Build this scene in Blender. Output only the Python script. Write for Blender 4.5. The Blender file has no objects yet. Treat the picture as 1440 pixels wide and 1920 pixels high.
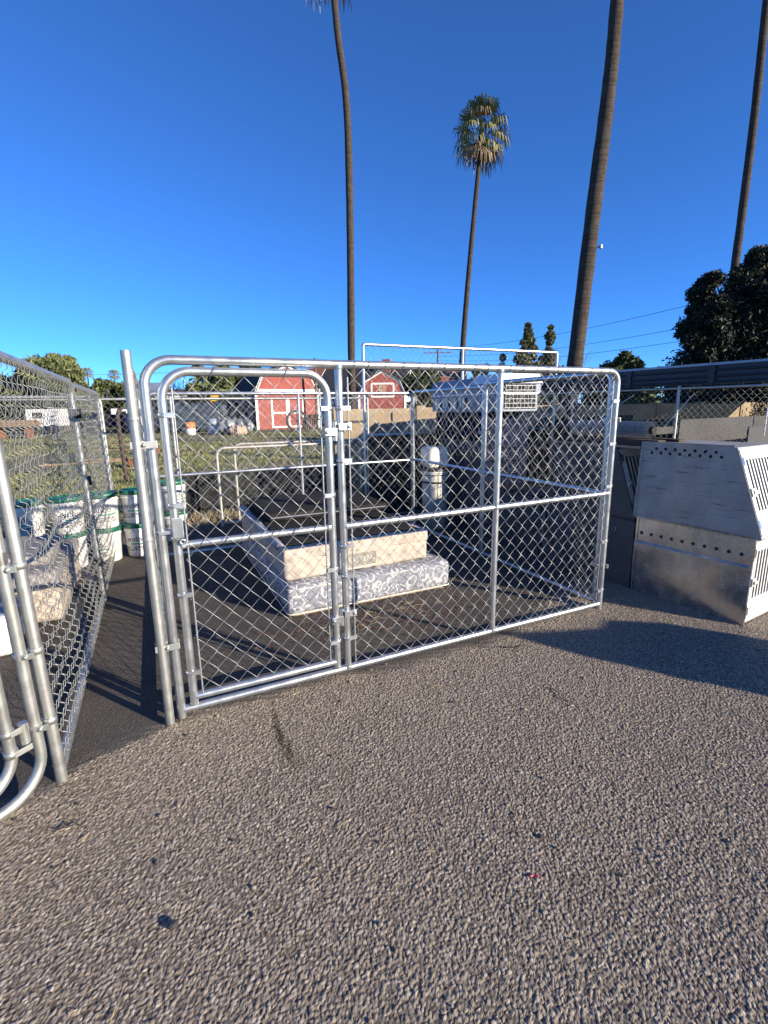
import bpy, bmesh, math, random
import numpy as np
from mathutils import Matrix, Vector
random.seed(7); rng = np.random.default_rng(7)
sc = bpy.context.scene
C = sc.collection
R = math.radians

# ------------------------------------------------------------------ camera, sky, sun, exposure
cam_d = bpy.data.cameras.new('camera'); cam = bpy.data.objects.new('camera', cam_d); C.objects.link(cam); sc.camera = cam
cam_d.sensor_fit = 'VERTICAL'; cam_d.sensor_height = 36.0; cam_d.lens = 36.0 * 905.0 / 1920.0
cam_d.clip_start = 0.05; cam_d.clip_end = 9000
P_, R_ = 0.2114, -0.01548
fw = Vector((0, math.cos(P_), -math.sin(P_))); u0 = Vector((0, math.sin(P_), math.cos(P_))); r0 = Vector((1, 0, 0))
rt = math.cos(R_) * r0 + math.sin(R_) * u0; up = -math.sin(R_) * r0 + math.cos(R_) * u0
cam.matrix_world = Matrix(((rt.x, up.x, -fw.x, 0), (rt.y, up.y, -fw.y, 0), (rt.z, up.z, -fw.z, 1.555), (0, 0, 0, 1)))

SUN_EL = 16.8; SUN_AZ = -30.0            # azimuth counter-clockwise from +X, towards the sun
sd = Vector((math.cos(R(SUN_AZ)) * math.cos(R(SUN_EL)), math.sin(R(SUN_AZ)) * math.cos(R(SUN_EL)), math.sin(R(SUN_EL))))
w = bpy.data.worlds.new('World'); sc.world = w; w.use_nodes = True
wn = w.node_tree.nodes; sky = wn.new('ShaderNodeTexSky'); sky.sky_type = 'NISHITA'; sky.sun_disc = False
sky.sun_elevation = R(SUN_EL); sky.sun_rotation = math.atan2(sd.x, sd.y); sky.altitude = 5500
sky.air_density = 1.3; sky.dust_density = 0.35; sky.ozone_density = 10.0
w.node_tree.links.new(sky.outputs[0], wn['Background'].inputs[0]); wn['Background'].inputs[1].default_value = 0.128
sun_d = bpy.data.lights.new('sun', 'SUN'); sun = bpy.data.objects.new('sun', sun_d); C.objects.link(sun)
sun_d.energy = 5.0; sun_d.angle = R(0.53); sun_d.color = (1.0, 0.88, 0.71)
sun.rotation_euler = (-sd).to_track_quat('-Z', 'Y').to_euler(); sun.location = (6, -4, 12)
vs = sc.view_settings; vs.view_transform = 'Standard'; vs.look = 'None'; vs.exposure = 1.0; vs.gamma = 1.0; vs.use_curve_mapping = False

# ------------------------------------------------------------------ helpers
A = R(25.3); O = Vector((-1.065, 2.236, 0))
def K(x, y, z=0.0):
    return Vector((O.x + x * math.cos(A) - y * math.sin(A), O.y + x * math.sin(A) + y * math.cos(A), z))

def thing(name, label, cat, loc=(0, 0, 0), rz=0.0, group=None):
    o = bpy.data.objects.new(name, None); C.objects.link(o); o.location = loc; o.rotation_euler = (0, 0, rz)
    o.empty_display_size = 0.2
    return tag(o, label, cat, group)
def tag(o, label=None, cat=None, group=None, kind=None):
    if label:
        o['label'] = label
    if cat: o['category'] = cat
    if group: o['group'] = group
    if kind: o['kind'] = kind
    return o
def kids(o): return [c for c in C.objects if c.parent == o]
def copy_tree(o, parent=None, label=None):
    c = o.copy(); C.objects.link(c); c.parent = parent
    if label: c['label'] = label
    for ch in kids(o): copy_tree(ch, c)
    return c

def arc_path(pts, rad, seg=6):
    """polyline with its inner corners rounded"""
    pts = [Vector(p) for p in pts]; out = [pts[0]]
    for i in range(1, len(pts) - 1):
        p, a, b = pts[i], pts[i - 1], pts[i + 1]
        r = rad[i - 1] if isinstance(rad, (list, tuple)) else rad
        if r <= 0: out.append(p); continue
        d1 = (a - p).normalized(); d2 = (b - p).normalized()
        s, e = p + d1 * r, p + d2 * r; cen = p + d1 * r + d2 * r
        for k in range(seg + 1):
            t = k / seg * math.pi / 2
            out.append(cen - d2 * r * math.cos(t) - d1 * r * math.sin(t))
    out.append(pts[-1]); return out

class MB:
    def __init__(s): s.v = []; s.f = []; s.sm = []; s.mi = []; s.M = Matrix.Identity(4); s.cur = 0
    def add(s, vs_, fs, smooth=False):
        n = len(s.v); s.v += [tuple(s.M @ Vector(p)) for p in vs_]
        for f in fs: s.f.append(tuple(n + i for i in f)); s.sm.append(smooth); s.mi.append(s.cur)
        return s
    def box(s, a, b, bev=0.0):
        x0, y0, z0 = (min(a[i], b[i]) for i in range(3)); x1, y1, z1 = (max(a[i], b[i]) for i in range(3))
        if bev > 0:
            bm = bmesh.new(); bmesh.ops.create_cube(bm, size=1.0)
            for v in bm.verts:
                v.co = Vector(((x0 + x1) / 2 + v.co.x * (x1 - x0), (y0 + y1) / 2 + v.co.y * (y1 - y0), (z0 + z1) / 2 + v.co.z * (z1 - z0)))
            bmesh.ops.bevel(bm, geom=bm.edges[:], offset=bev, segments=2, profile=0.7, affect='EDGES')
            bm.verts.index_update()
            s.add([v.co[:] for v in bm.verts], [[v.index for v in f.verts] for f in bm.faces]); bm.free(); return s
        v = [(x0, y0, z0), (x1, y0, z0), (x1, y1, z0), (x0, y1, z0), (x0, y0, z1), (x1, y0, z1), (x1, y1, z1), (x0, y1, z1)]
        return s.add(v, [(0, 3, 2, 1), (4, 5, 6, 7), (0, 1, 5, 4), (1, 2, 6, 5), (2, 3, 7, 6), (3, 0, 4, 7)])
    def tube(s, pts, r, n=10, caps=True):
        pts = [Vector(p) for p in pts]; rr = r if isinstance(r, (list, tuple)) else [r] * len(pts)
        ring = []; ref = None; m = len(pts)
        for i, p in enumerate(pts):
            t = (pts[min(i + 1, m - 1)] - pts[max(i - 1, 0)]).normalized()
            if ref is None: ref = Vector((0, 0, 1)) if abs(t.z) < 0.9 else Vector((1, 0, 0))
            a = (ref - t * ref.dot(t)).normalized(); b = t.cross(a); ref = a
            ring.append([p + (a * math.cos(2 * math.pi * k / n) + b * math.sin(2 * math.pi * k / n)) * rr[i] for k in range(n)])
        vs_ = [q for r_ in ring for q in r_]
        fs = [(i * n + k, i * n + (k + 1) % n, (i + 1) * n + (k + 1) % n, (i + 1) * n + k) for i in range(m - 1) for k in range(n)]
        s.add(vs_, fs, True)
        if caps:
            s.add(ring[0], [tuple(reversed(range(n)))]); s.add(ring[-1], [tuple(range(n))])
        return s
    def lathe(s, prof, n=28, c=(0, 0, 0), smooth=True):
        vs_ = [(c[0] + r * math.cos(2 * math.pi * k / n), c[1] + r * math.sin(2 * math.pi * k / n), c[2] + z) for r, z in prof for k in range(n)]
        fs = [(i * n + k, i * n + (k + 1) % n, (i + 1) * n + (k + 1) % n, (i + 1) * n + k) for i in range(len(prof) - 1) for k in range(n)]
        return s.add(vs_, fs, smooth)
    def prism(s, poly, v):
        n = len(poly); v = Vector(v); a = [Vector(p) for p in poly]; b = [p + v for p in a]
        return s.add(a + b, [tuple(range(n)), tuple(reversed(range(n, 2 * n)))] + [(i, i + n, (i + 1) % n + n, (i + 1) % n) for i in range(n)])
    def quad(s, a, b, c, d): return s.add([a, b, c, d], [(0, 1, 2, 3)])
    def build(s, name, mats, parent=None, loc=None, rz=None):
        me = bpy.data.meshes.new(name); me.from_pydata(s.v, [], s.f)
        if not isinstance(mats, (list, tuple)): mats = [mats]
        for m in mats: me.materials.append(m)
        me.polygons.foreach_set('use_smooth', s.sm); me.polygons.foreach_set('material_index', s.mi)
        bm = bmesh.new(); bm.from_mesh(me); bmesh.ops.recalc_face_normals(bm, faces=bm.faces); bm.to_mesh(me); bm.free()
        return link(name, me, parent, loc, rz)
def link(name, me, parent=None, loc=None, rz=None):
    o = bpy.data.objects.new(name, me); C.objects.link(o); o.parent = parent
    if loc is not None: o.location = loc
    if rz is not None: o.rotation_euler = (0, 0, rz)
    return o
def np_mesh(name, V, F, mats, smooth=False):
    """V (n,3), F (m,k) arrays -> mesh"""
    me = bpy.data.meshes.new(name); V = np.asarray(V, np.float32); F = np.asarray(F, np.int32); k = F.shape[1]
    me.vertices.add(len(V)); me.vertices.foreach_set('co', V.ravel())
    me.loops.add(F.size); me.loops.foreach_set('vertex_index', F.ravel())
    me.polygons.add(len(F)); me.polygons.foreach_set('loop_start', np.arange(0, F.size, k, dtype=np.int32))
    me.polygons.foreach_set('use_smooth', np.full(len(F), smooth)); me.update(calc_edges=True); me.validate()
    for m in (mats if isinstance(mats, (list, tuple)) else [mats]):
        if m: me.materials.append(m)
    return me

# ------------------------------------------------------------------ materials
class NT:
    def __init__(s, name):
        s.m = bpy.data.materials.new(name); s.m.use_nodes = True; s.t = s.m.node_tree; s.n = s.t.nodes; s.b = s.n['Principled BSDF']
        s.co = s.n.new('ShaderNodeTexCoord'); s.x = s.co.outputs['Object']
    def l(s, a, b): s.t.links.new(a, b)
    def map(s, scale=(1, 1, 1), rot=(0, 0, 0), loc=(0, 0, 0)):
        m = s.n.new('ShaderNodeMapping'); m.inputs['Scale'].default_value = scale; m.inputs['Rotation'].default_value = rot
        m.inputs['Location'].default_value = loc; s.l(s.x, m.inputs[0]); return m.outputs[0]
    def noise(s, scale, det=4, rough=.55, vec=None, dist=0):
        n = s.n.new('ShaderNodeTexNoise'); n.inputs['Scale'].default_value = scale; n.inputs['Detail'].default_value = det
        n.inputs['Roughness'].default_value = rough; n.inputs['Distortion'].default_value = dist; s.l(vec or s.x, n.inputs['Vector']); return n.outputs['Fac']
    def vor(s, scale, out='Distance', vec=None, feat='F1'):
        n = s.n.new('ShaderNodeTexVoronoi'); n.feature = feat; n.inputs['Scale'].default_value = scale; s.l(vec or s.x, n.inputs['Vector']); return n.outputs[out]
    def ramp(s, fac, stops, interp='LINEAR'):
        r = s.n.new('ShaderNodeValToRGB'); r.color_ramp.interpolation = interp; e = r.color_ramp.elements
        while len(e) < len(stops): e.new(0.5)
        for q, (p, c) in zip(e, stops):
            q.position = p; q.color = (c if len(c) == 4 else (*c, 1)) if not isinstance(c, (int, float)) else (c, c, c, 1)
        s.l(fac, r.inputs[0]); return r.outputs[0]
    def mix(s, a, b, fac, mode='MIX'):
        m = s.n.new('ShaderNodeMix'); m.data_type = 'RGBA'; m.blend_type = mode
        for sock, val in ((m.inputs[0], fac), (m.inputs[6], a), (m.inputs[7], b)):
            if hasattr(val, 'is_linked'): s.l(val, sock)
            elif isinstance(val, (int, float)): sock.default_value = val
            else: sock.default_value = (*val, 1)
        return m.outputs[2]
    def math(s, op, a, b=0.0):
        m = s.n.new('ShaderNodeMath'); m.operation = op
        for i, v in enumerate((a, b)):
            if hasattr(v, 'is_linked'): s.l(v, m.inputs[i])
            else: m.inputs[i].default_value = v
        return m.outputs[0]
    def bump(s, h, strength=.3, dist=.01, prev=None):
        b = s.n.new('ShaderNodeBump'); b.inputs['Strength'].default_value = strength; b.inputs['Distance'].default_value = dist
        s.l(h, b.inputs['Height'])
        if prev is not None: s.l(prev, b.inputs['Normal'])
        s.l(b.outputs[0], s.b.inputs['Normal']); return b.outputs[0]
    def col(s, c):
        if hasattr(c, 'is_linked'): s.l(c, s.b.inputs['Base Color'])
        else: s.b.inputs['Base Color'].default_value = (*c, 1)
        return s
    def pr(s, rough=.6, metal=0.0, spec=None):
        if hasattr(rough, 'is_linked'): s.l(rough, s.b.inputs['Roughness'])
        else: s.b.inputs['Roughness'].default_value = rough
        s.b.inputs['Metallic'].default_value = metal
        if spec is not None: s.b.inputs['Specular IOR Level'].default_value = spec
        return s
def plain(name, c, rough=.6, metal=0.0, var=.25, scale=6, bump=0.0, bscale=60, spec=None):
    t = NT(name); n = t.noise(scale, 5)
    lo = tuple(x * (1 - var) for x in c); hi = tuple(min(1, x * (1 + var)) for x in c)
    t.col(t.ramp(n, [(.3, lo), (.7, hi)])).pr(rough, metal, spec)
    if bump: t.bump(t.noise(bscale, 4), bump, .004)
    return t.m
M = {}
def galv(name, base, rough, dirt):
    t = NT(name); n = t.noise(9, 6, .65); s_ = t.vor(70, 'Color')
    c = t.mix(base, tuple(x * .72 for x in base), t.ramp(n, [(.45, 0.), (.75, dirt)]))
    c = t.mix(c, s_, .035); t.col(c); t.pr(t.ramp(t.noise(14, 4), [(.3, rough - .07), (.7, rough + .12)]), .85)
    t.bump(t.noise(160, 2), .05, .002); return t.m
M['galv'] = galv('galvanized_steel', (.54, .56, .565), .32, .5)
M['galv_old'] = galv('weathered_galvanized_steel', (.47, .475, .44), .46, .85)
t = NT('rust_stained_steel'); n = t.noise(5, 6, .7)
t.col(t.ramp(n, [(.4, (.55, .55, .52)), (.55, (.5, .46, .38)), (.68, (.32, .17, .08))])).pr(.5, .6); M['rusty'] = t.m
M['wire'] = plain('galvanized_wire', (.35, .365, .37), .44, .6, .15, 30)
M['wire_old'] = plain('dull_wire', (.35, .36, .335), .5, .55, .2, 20)
M['black'] = plain('black_plastic', (.012, .012, .014), .5)
M['dark'] = plain('dark_void', (.012, .012, .012), .9)
t = NT('floral_ticking')          # blue grey damask with pale scrolls
d1 = t.n.new('ShaderNodeTexNoise'); d1.inputs['Scale'].default_value = 7; d1.inputs['Detail'].default_value = 1; t.l(t.x, d1.inputs['Vector'])
vm = t.n.new('ShaderNodeVectorMath'); vm.operation = 'MULTIPLY_ADD'; vm.inputs[1].default_value = (.17, .17, .17); t.l(d1.outputs['Color'], vm.inputs[0]); t.l(t.x, vm.inputs[2])
ring = t.math('SINE', t.math('MULTIPLY', t.vor(11.5, vec=vm.outputs[0]), 15.0))
sc1 = t.ramp(ring, [(.40, 0.), (.66, 1.)]); sc2 = t.ramp(t.noise(34, 2, .5, dist=1.6), [(.44, 0.), (.5, 1.)])
c = t.mix((.165, .175, .21), (.48, .475, .47), t.math('MULTIPLY', t.math('ADD', t.math('MULTIPLY', sc1, .85), t.math('MULTIPLY', sc2, .22)), .9))
t.col(c).pr(.75, 0, .25); b0 = t.bump(t.vor(7.0), .35, .03); t.bump(t.noise(180, 2), .12, .003, b0); M['floral'] = t.m
t = NT('beige_ticking'); n = t.noise(5, 5)
c = t.mix(t.ramp(n, [(.3, (.43, .36, .29)), (.7, (.51, .44, .365))]), (.32, .26, .20), t.ramp(t.noise(16, 3, .6, dist=.8), [(.52, 0.), (.7, .35)]))
t.col(c).pr(.85, 0, .2); b0 = t.bump(t.vor(13.0), .45, .03); t.bump(t.noise(150, 2), .15, .004, b0); M['beige'] = t.m
t = NT('charcoal_cover'); n = t.noise(4, 6, .65, t.map((1, 6, 1)))
t.col(t.ramp(n, [(.35, (.016, .015, .014)), (.65, (.036, .033, .03))])).pr(.9, 0, .15); t.bump(t.noise(6, 4), .5, .03); M['charcoal'] = t.m
M['satin'] = plain('blue_grey_satin', (.17, .19, .24), .45, 0, .25, 9, .3, 30)
M['white_piping'] = plain('cream_piping', (.66, .60, .5), .8)
M['label'] = plain('grey_label', (.24, .22, .18), .6, 0, .1)
M['label_text'] = plain('silver_print', (.52, .51, .48), .5, 0, .05)
t = NT('grey_quilt'); n = t.noise(3, 5, .6, t.map((2, 14, 1), (0, 0, .3)))
t.col(t.ramp(n, [(.3, (.17, .155, .145)), (.5, (.30, .275, .26)), (.7, (.40, .37, .35))])).pr(.9, 0, .15); t.bump(n, .6, .03); M['quilt'] = t.m
M['white_cloth'] = plain('white_fabric', (.74, .71, .66), .85, 0, .06, 5, .2, 30)
t = NT('bucket_plastic'); t.col(t.ramp(t.noise(9, 5, .7), [(.3, (.66, .63, .58)), (.62, (.8, .79, .76))])).pr(.38, 0); M['bucket'] = t.m
M['lid'] = plain('green_lid_plastic', (.015, .13, .075), .4, 0, .25, 12)
M['print'] = plain('black_print', (.02, .02, .02), .5, 0, .1)
M['print_green'] = plain('green_print', (.05, .3, .16), .5, 0, .1)
t = NT('clear_label_art'); n = t.noise(42, 4, .7, t.map((1, 1, 2.2)))
t.col(t.ramp(n, [(.42, (.03, .03, .03)), (.52, (.42, .40, .38)), (.6, (.7, .69, .66))])).pr(.45); M['art'] = t.m
def alu(name, lo, hi, rough, metal, marks):
    t = NT(name); n = t.noise(6, 5, .6); c = t.ramp(n, [(.3, lo), (.7, hi)])
    str_ = t.noise(5, 7, .75, t.map((5, .7, 9))); fine = t.noise(22, 6, .75, t.map((3, 1.0, 5)))
    c = t.mix(c, (.06, .065, .075), t.ramp(str_, [(.56, 0.), (.64, marks)]))
    c = t.mix(c, (.10, .11, .12), t.ramp(fine, [(.60, 0.), (.80, marks * .45)]))
    t.col(c).pr(t.ramp(t.noise(11, 5, .6), [(.3, rough - .1), (.7, rough + .12)]), metal)
    t.bump(t.noise(2, 2), .06, .02); return t.m
M['alu_dull'] = alu('scuffed_aluminium', (.24, .235, .225), (.34, .335, .325), .55, .15, .92)
M['alu_shade'] = alu('shade_dark_aluminium', (.055, .053, .05), (.085, .083, .08), .7, .0, .5)  # shade of the crate row painted in as a darker base colour
M['alu'] = alu('bright_aluminium', (.37, .37, .365), (.48, .48, .475), .24, .88, .25)
M['alu_door'] = alu('pale_aluminium_door', (.66, .65, .62), (.76, .75, .72), .45, .3, .12)
M['wood'] = plain('weathered_plywood', (.30, .23, .16), .8, 0, .3, 8, .3, 40)
M['beam'] = plain('dark_timber', (.05, .035, .025), .85, 0, .3, 10, .4, 50)
M['stake'] = plain('rusted_stake', (.055, .035, .03), .85, 0, .3, 10, .4, 50)
t = NT('palm_bark'); n = t.noise(4, 6, .65, t.map((4, 4, 1))); rings = t.noise(2.2, 5, .7, t.map((.6, .6, 14)))
t.col(t.mix(t.ramp(n, [(.3, (.045, .035, .028)), (.7, (.105, .083, .067))]), (.03, .022, .017), t.ramp(rings, [(.45, 0.), (.62, .75)]))).pr(.9, 0, .2)
t.bump(rings, .9, .04); M['palm_bark'] = t.m
M['bark'] = plain('tree_bark', (.09, .07, .055), .9, 0, .3, 8, .5, 30)
def leaf(name, lo, hi, sc_=.6, tr=.25):
    t = NT(name); n = t.noise(sc_, 4, .7); t.col(t.ramp(n, [(.35, lo), (.65, hi)])).pr(.6, 0, .3)
    return t.m
M['palm_green'] = leaf('palm_leaf', (.11, .12, .035), (.30, .28, .11), 1.6)
M['palm_dead'] = leaf('dry_palm_leaf', (.16, .11, .06), (.36, .27, .16), 1.6)
M['cypress'] = leaf('cypress_foliage', (.008, .013, .008), (.026, .032, .015), 1.2)
M['cypress_tan'] = leaf('browned_foliage', (.05, .045, .02), (.10, .085, .035), 1.2)
M['willow'] = leaf('pepper_tree_foliage', (.06, .08, .028), (.17, .18, .07), .5)
M['hedge'] = leaf('hedge_foliage', (.03, .048, .015), (.10, .115, .038), .7)
M['conifer'] = leaf('conifer_foliage', (.06, .075, .03), (.19, .175, .075), .5)
M['twig'] = plain('grey_twigs', (.16, .13, .11), .9, 0, .2)
M['grass'] = leaf('field_grass', (.07, .09, .028), (.22, .21, .08), .35)
M['straw'] = plain('dry_straw', (.42, .33, .18), .8, 0, .25, 20)
M['white_paint'] = plain('white_trim_paint', (.74, .72, .68), .6, 0, .06, 3)
def siding(name, c):
    t = NT(name); wv = t.n.new('ShaderNodeTexWave'); wv.inputs['Scale'].default_value = 2.6; wv.inputs['Distortion'].default_value = .15; t.l(t.x, wv.inputs[0])
    n = t.noise(2.5, 5); c0 = t.ramp(n, [(.3, tuple(x * .8 for x in c)), (.7, tuple(x * 1.15 for x in c))])
    t.col(t.mix(c0, tuple(x * .45 for x in c), t.ramp(wv.outputs['Fac'], [(.0, .8), (.12, 0.)]))).pr(.7); t.bump(wv.outputs['Fac'], .3, .02); return t.m
M['red'] = siding('red_barn_siding', (.27, .055, .04))
M['shingle'] = plain('dark_shingles', (.022, .022, .026), .85, 0, .3, 3, .4, 20)
M['brown_roof'] = plain('brown_shingles', (.11, .07, .05), .85, 0, .25, 2)
M['tile'] = plain('red_roof_tile', (.26, .10, .06), .8, 0, .25, 2)
M['stucco'] = plain('cream_stucco', (.62, .56, .46), .85, 0, .08, 1.2)
M['white_wall'] = plain('white_wall_paint', (.74, .73, .71), .7, 0, .05, .6)
M['brick'] = plain('chimney_brick', (.28, .10, .06), .85, 0, .25, 8)
t = NT('tan_block_wall'); n = t.noise(1.5, 6, .65)
t.col(t.ramp(n, [(.3, (.23, .17, .11)), (.7, (.36, .28, .18))])).pr(.9, 0, .2); t.bump(t.noise(25, 5), .3, .02); M['tan_wall'] = t.m
M['tarp_blue'] = plain('navy_tarp', (.008, .012, .032), .85, 0, .3, 2, .5, 8, .1)
M['tarp_slate'] = plain('slate_blue_tarp', (.03, .045, .065), .55, 0, .35, 1.2, .5, 4)
M['dark_fill'] = plain('black_fill', (.012, .013, .012), .85, 0, .3, 3)  # black of the sheets added where shade falls; also the roll core
M['yellow'] = plain('yellow_machine_paint', (.62, .34, .03), .5, 0, .12, 2)
M['orange'] = plain('orange_plastic', (.62, .16, .04), .5)
M['grey_plastic'] = plain('grey_blue_plastic', (.20, .23, .28), .5, 0, .12, 4)
M['white_plastic'] = plain('white_plastic', (.70, .70, .69), .42, 0, .05, 3)
M['cream'] = plain('cream_plastic', (.72, .68, .58), .5, 0, .08, 4)
M['rust'] = plain('rust', (.20, .075, .035), .9, 0, .35, 8)
M['lumber'] = plain('old_lumber', (.30, .2, .12), .85, 0, .35, 5)
M['fascia'] = plain('dark_blue_metal', (.022, .028, .040), .45, .3, .25, 2)
M['fascia_edge'] = plain('pale_metal_edge', (.22, .25, .30), .4, .6, .1)
M['bed_grey'] = plain('grey_panel', (.045, .045, .045), .8, 0, .2, 3)
M['clear_sheet'] = plain('crumpled_plastic_sheet', (.20, .21, .22), .35, 0, .45, 3, .8, 9)
M['mattress_tan'] = plain('pinkish_tan', (.42, .30, .22), .8, 0, .2, 3)
M['hill'] = plain('hazed_hill', (.19, .24, .33), .95, 0, .08, .002)  # distance haze painted into the colour as blue grey
M['pink'] = plain('pink_plastic', (.62, .12, .14), .5)
M['stone'] = plain('dark_stone', (.03, .03, .032), .8, 0, .3, 40)
M['power'] = plain('power_cable', (.02, .02, .022), .7)
M['pole_wood'] = plain('utility_pole_wood', (.12, .08, .055), .9, 0, .2, 2)

# ------------------------------------------------------------------ ground
def lot_material():
    t = NT('asphalt')
    geo = t.n.new('ShaderNodeNewGeometry'); t.x = geo.outputs['Position']
    at = t.n.new('ShaderNodeAttribute'); at.attribute_name = 'smooth_pad'
    big = t.noise(1.3, 5, .6); fine = t.noise(190, 3, .7); grit = t.vor(130, 'Color')
    gs = t.n.new('ShaderNodeSeparateColor'); t.l(grit, gs.inputs[0])
    chip = t.mix(t.ramp(big, [(.3, (.195, .162, .125)), (.7, (.255, .212, .163))]), (.38, .32, .25), t.ramp(gs.outputs[0], [(.55, 0.), (.95, .75)]))
    chip = t.mix(chip, (.05, .045, .042), t.ramp(gs.outputs[1], [(.6, 0.), (.95, .7)]))
    pad = t.mix(t.ramp(t.noise(2.2, 6, .65), [(.3, (.058, .051, .044)), (.7, (.094, .083, .07))]), (.16, .14, .115), t.ramp(gs.outputs[0], [(.8, 0.), (1., .6)]))
    c = t.mix(chip, pad, at.outputs['Fac']); t.col(c).pr(.9, 0, .25)
    b0 = t.bump(t.vor(95), .55, .006); t.bump(fine, .4, .004, b0); return t.m
M['asphalt'] = lot_material()
def pad_mask(kx, ky):
    """1 on the smooth dark pad behind the kennel fronts, 0 on the chip seal (kennel coordinates)"""
    edge = -0.02 + 0.035 * np.sin(kx * 3.1) + 0.02 * np.sin(kx * 8.3 + 1) + 0.012 * np.sin(kx * 23)
    edge = np.where(kx < -0.02, -0.02 - np.minimum((kx + 0.02) ** 2, .3) * 0.9 + .02 * np.sin(kx * 9), edge)
    edge = np.where(kx > 2.2, edge + np.clip(kx - 2.2, 0, 1.2) * 0.55, edge)
    return np.clip((ky - edge + .03 * np.sin(kx * 31 + 5 * np.sin(ky * 17)) * np.sin(ky * 37 + kx * 13)) / 0.12 + .5, 0, 1)
def kxy(X, Y):
    dx, dy = X - O.x, Y - O.y; return dx * math.cos(A) + dy * math.sin(A), -dx * math.sin(A) + dy * math.cos(A)
def grid_sheet(name, xs, ys, z, mats):
    X, Y = np.meshgrid(xs, ys); n, m = len(xs), len(ys)
    V = np.stack([X.ravel(), Y.ravel(), np.full(X.size, z)], 1)
    i = np.arange(n - 1)[None, :] + np.arange(m - 1)[:, None] * n
    F = np.stack([i, i + 1, i + n + 1, i + n], -1).reshape(-1, 4); return V, F
# field of grass and dirt out to the horizon
t = NT('field_ground'); geo = t.n.new('ShaderNodeNewGeometry'); t.x = geo.outputs['Position']
n1 = t.noise(.16, 6, .65); n2 = t.noise(1.9, 6, .7); n3 = t.noise(30, 3, .7)
dirt = t.ramp(n2, [(.3, (.16, .13, .09)), (.7, (.28, .235, .17))]); gr = t.ramp(n2, [(.3, (.075, .10, .03)), (.7, (.19, .20, .07))])
t.col(t.mix(dirt, gr, t.ramp(t.math('ADD', t.math('MULTIPLY', n1, .7), t.math('MULTIPLY', n2, .4)), [(.46, .1), (.62, .95)]))).pr(.95, 0, .1)
b0 = t.bump(n2, .6, .12); t.bump(n3, .6, .03, b0); M['field'] = t.m
V, F = grid_sheet('field', np.array([-4000, -200, -60, 60, 200, 4000.]), np.array([-60, 0, 60, 200, 7000.]), -0.02, None)
tag(link('field', np_mesh('field', V, F, M['field'])), kind='structure')
# asphalt lot (one sheet, corner of the lot meets the field behind the kennels)
xs = np.linspace(-4.5, 9.5, 401); ys = np.linspace(-3.2, 6.5, 279)
V, F = grid_sheet('lot', xs, ys, 0, None); pm = pad_mask(V[:, 0], V[:, 1]).astype(np.float32)
W2 = np.stack([O.x + V[:, 0] * math.cos(A) - V[:, 1] * math.sin(A), O.y + V[:, 0] * math.sin(A) + V[:, 1] * math.cos(A), V[:, 2] - .004], 1)
far_edge = 5.2 + .12 * np.sin(V[:, 0] * 2.3) + .06 * np.sin(V[:, 0] * 7)
over = V[:, 1] > far_edge
keep = ~over[F].all(1)
me = np_mesh('parking_lot', W2, F[keep], M['asphalt']); a = me.attributes.new('smooth_pad', 'FLOAT', 'POINT'); a.data.foreach_set('value', pm)
tag(link('parking_lot', me), kind='structure')
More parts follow.
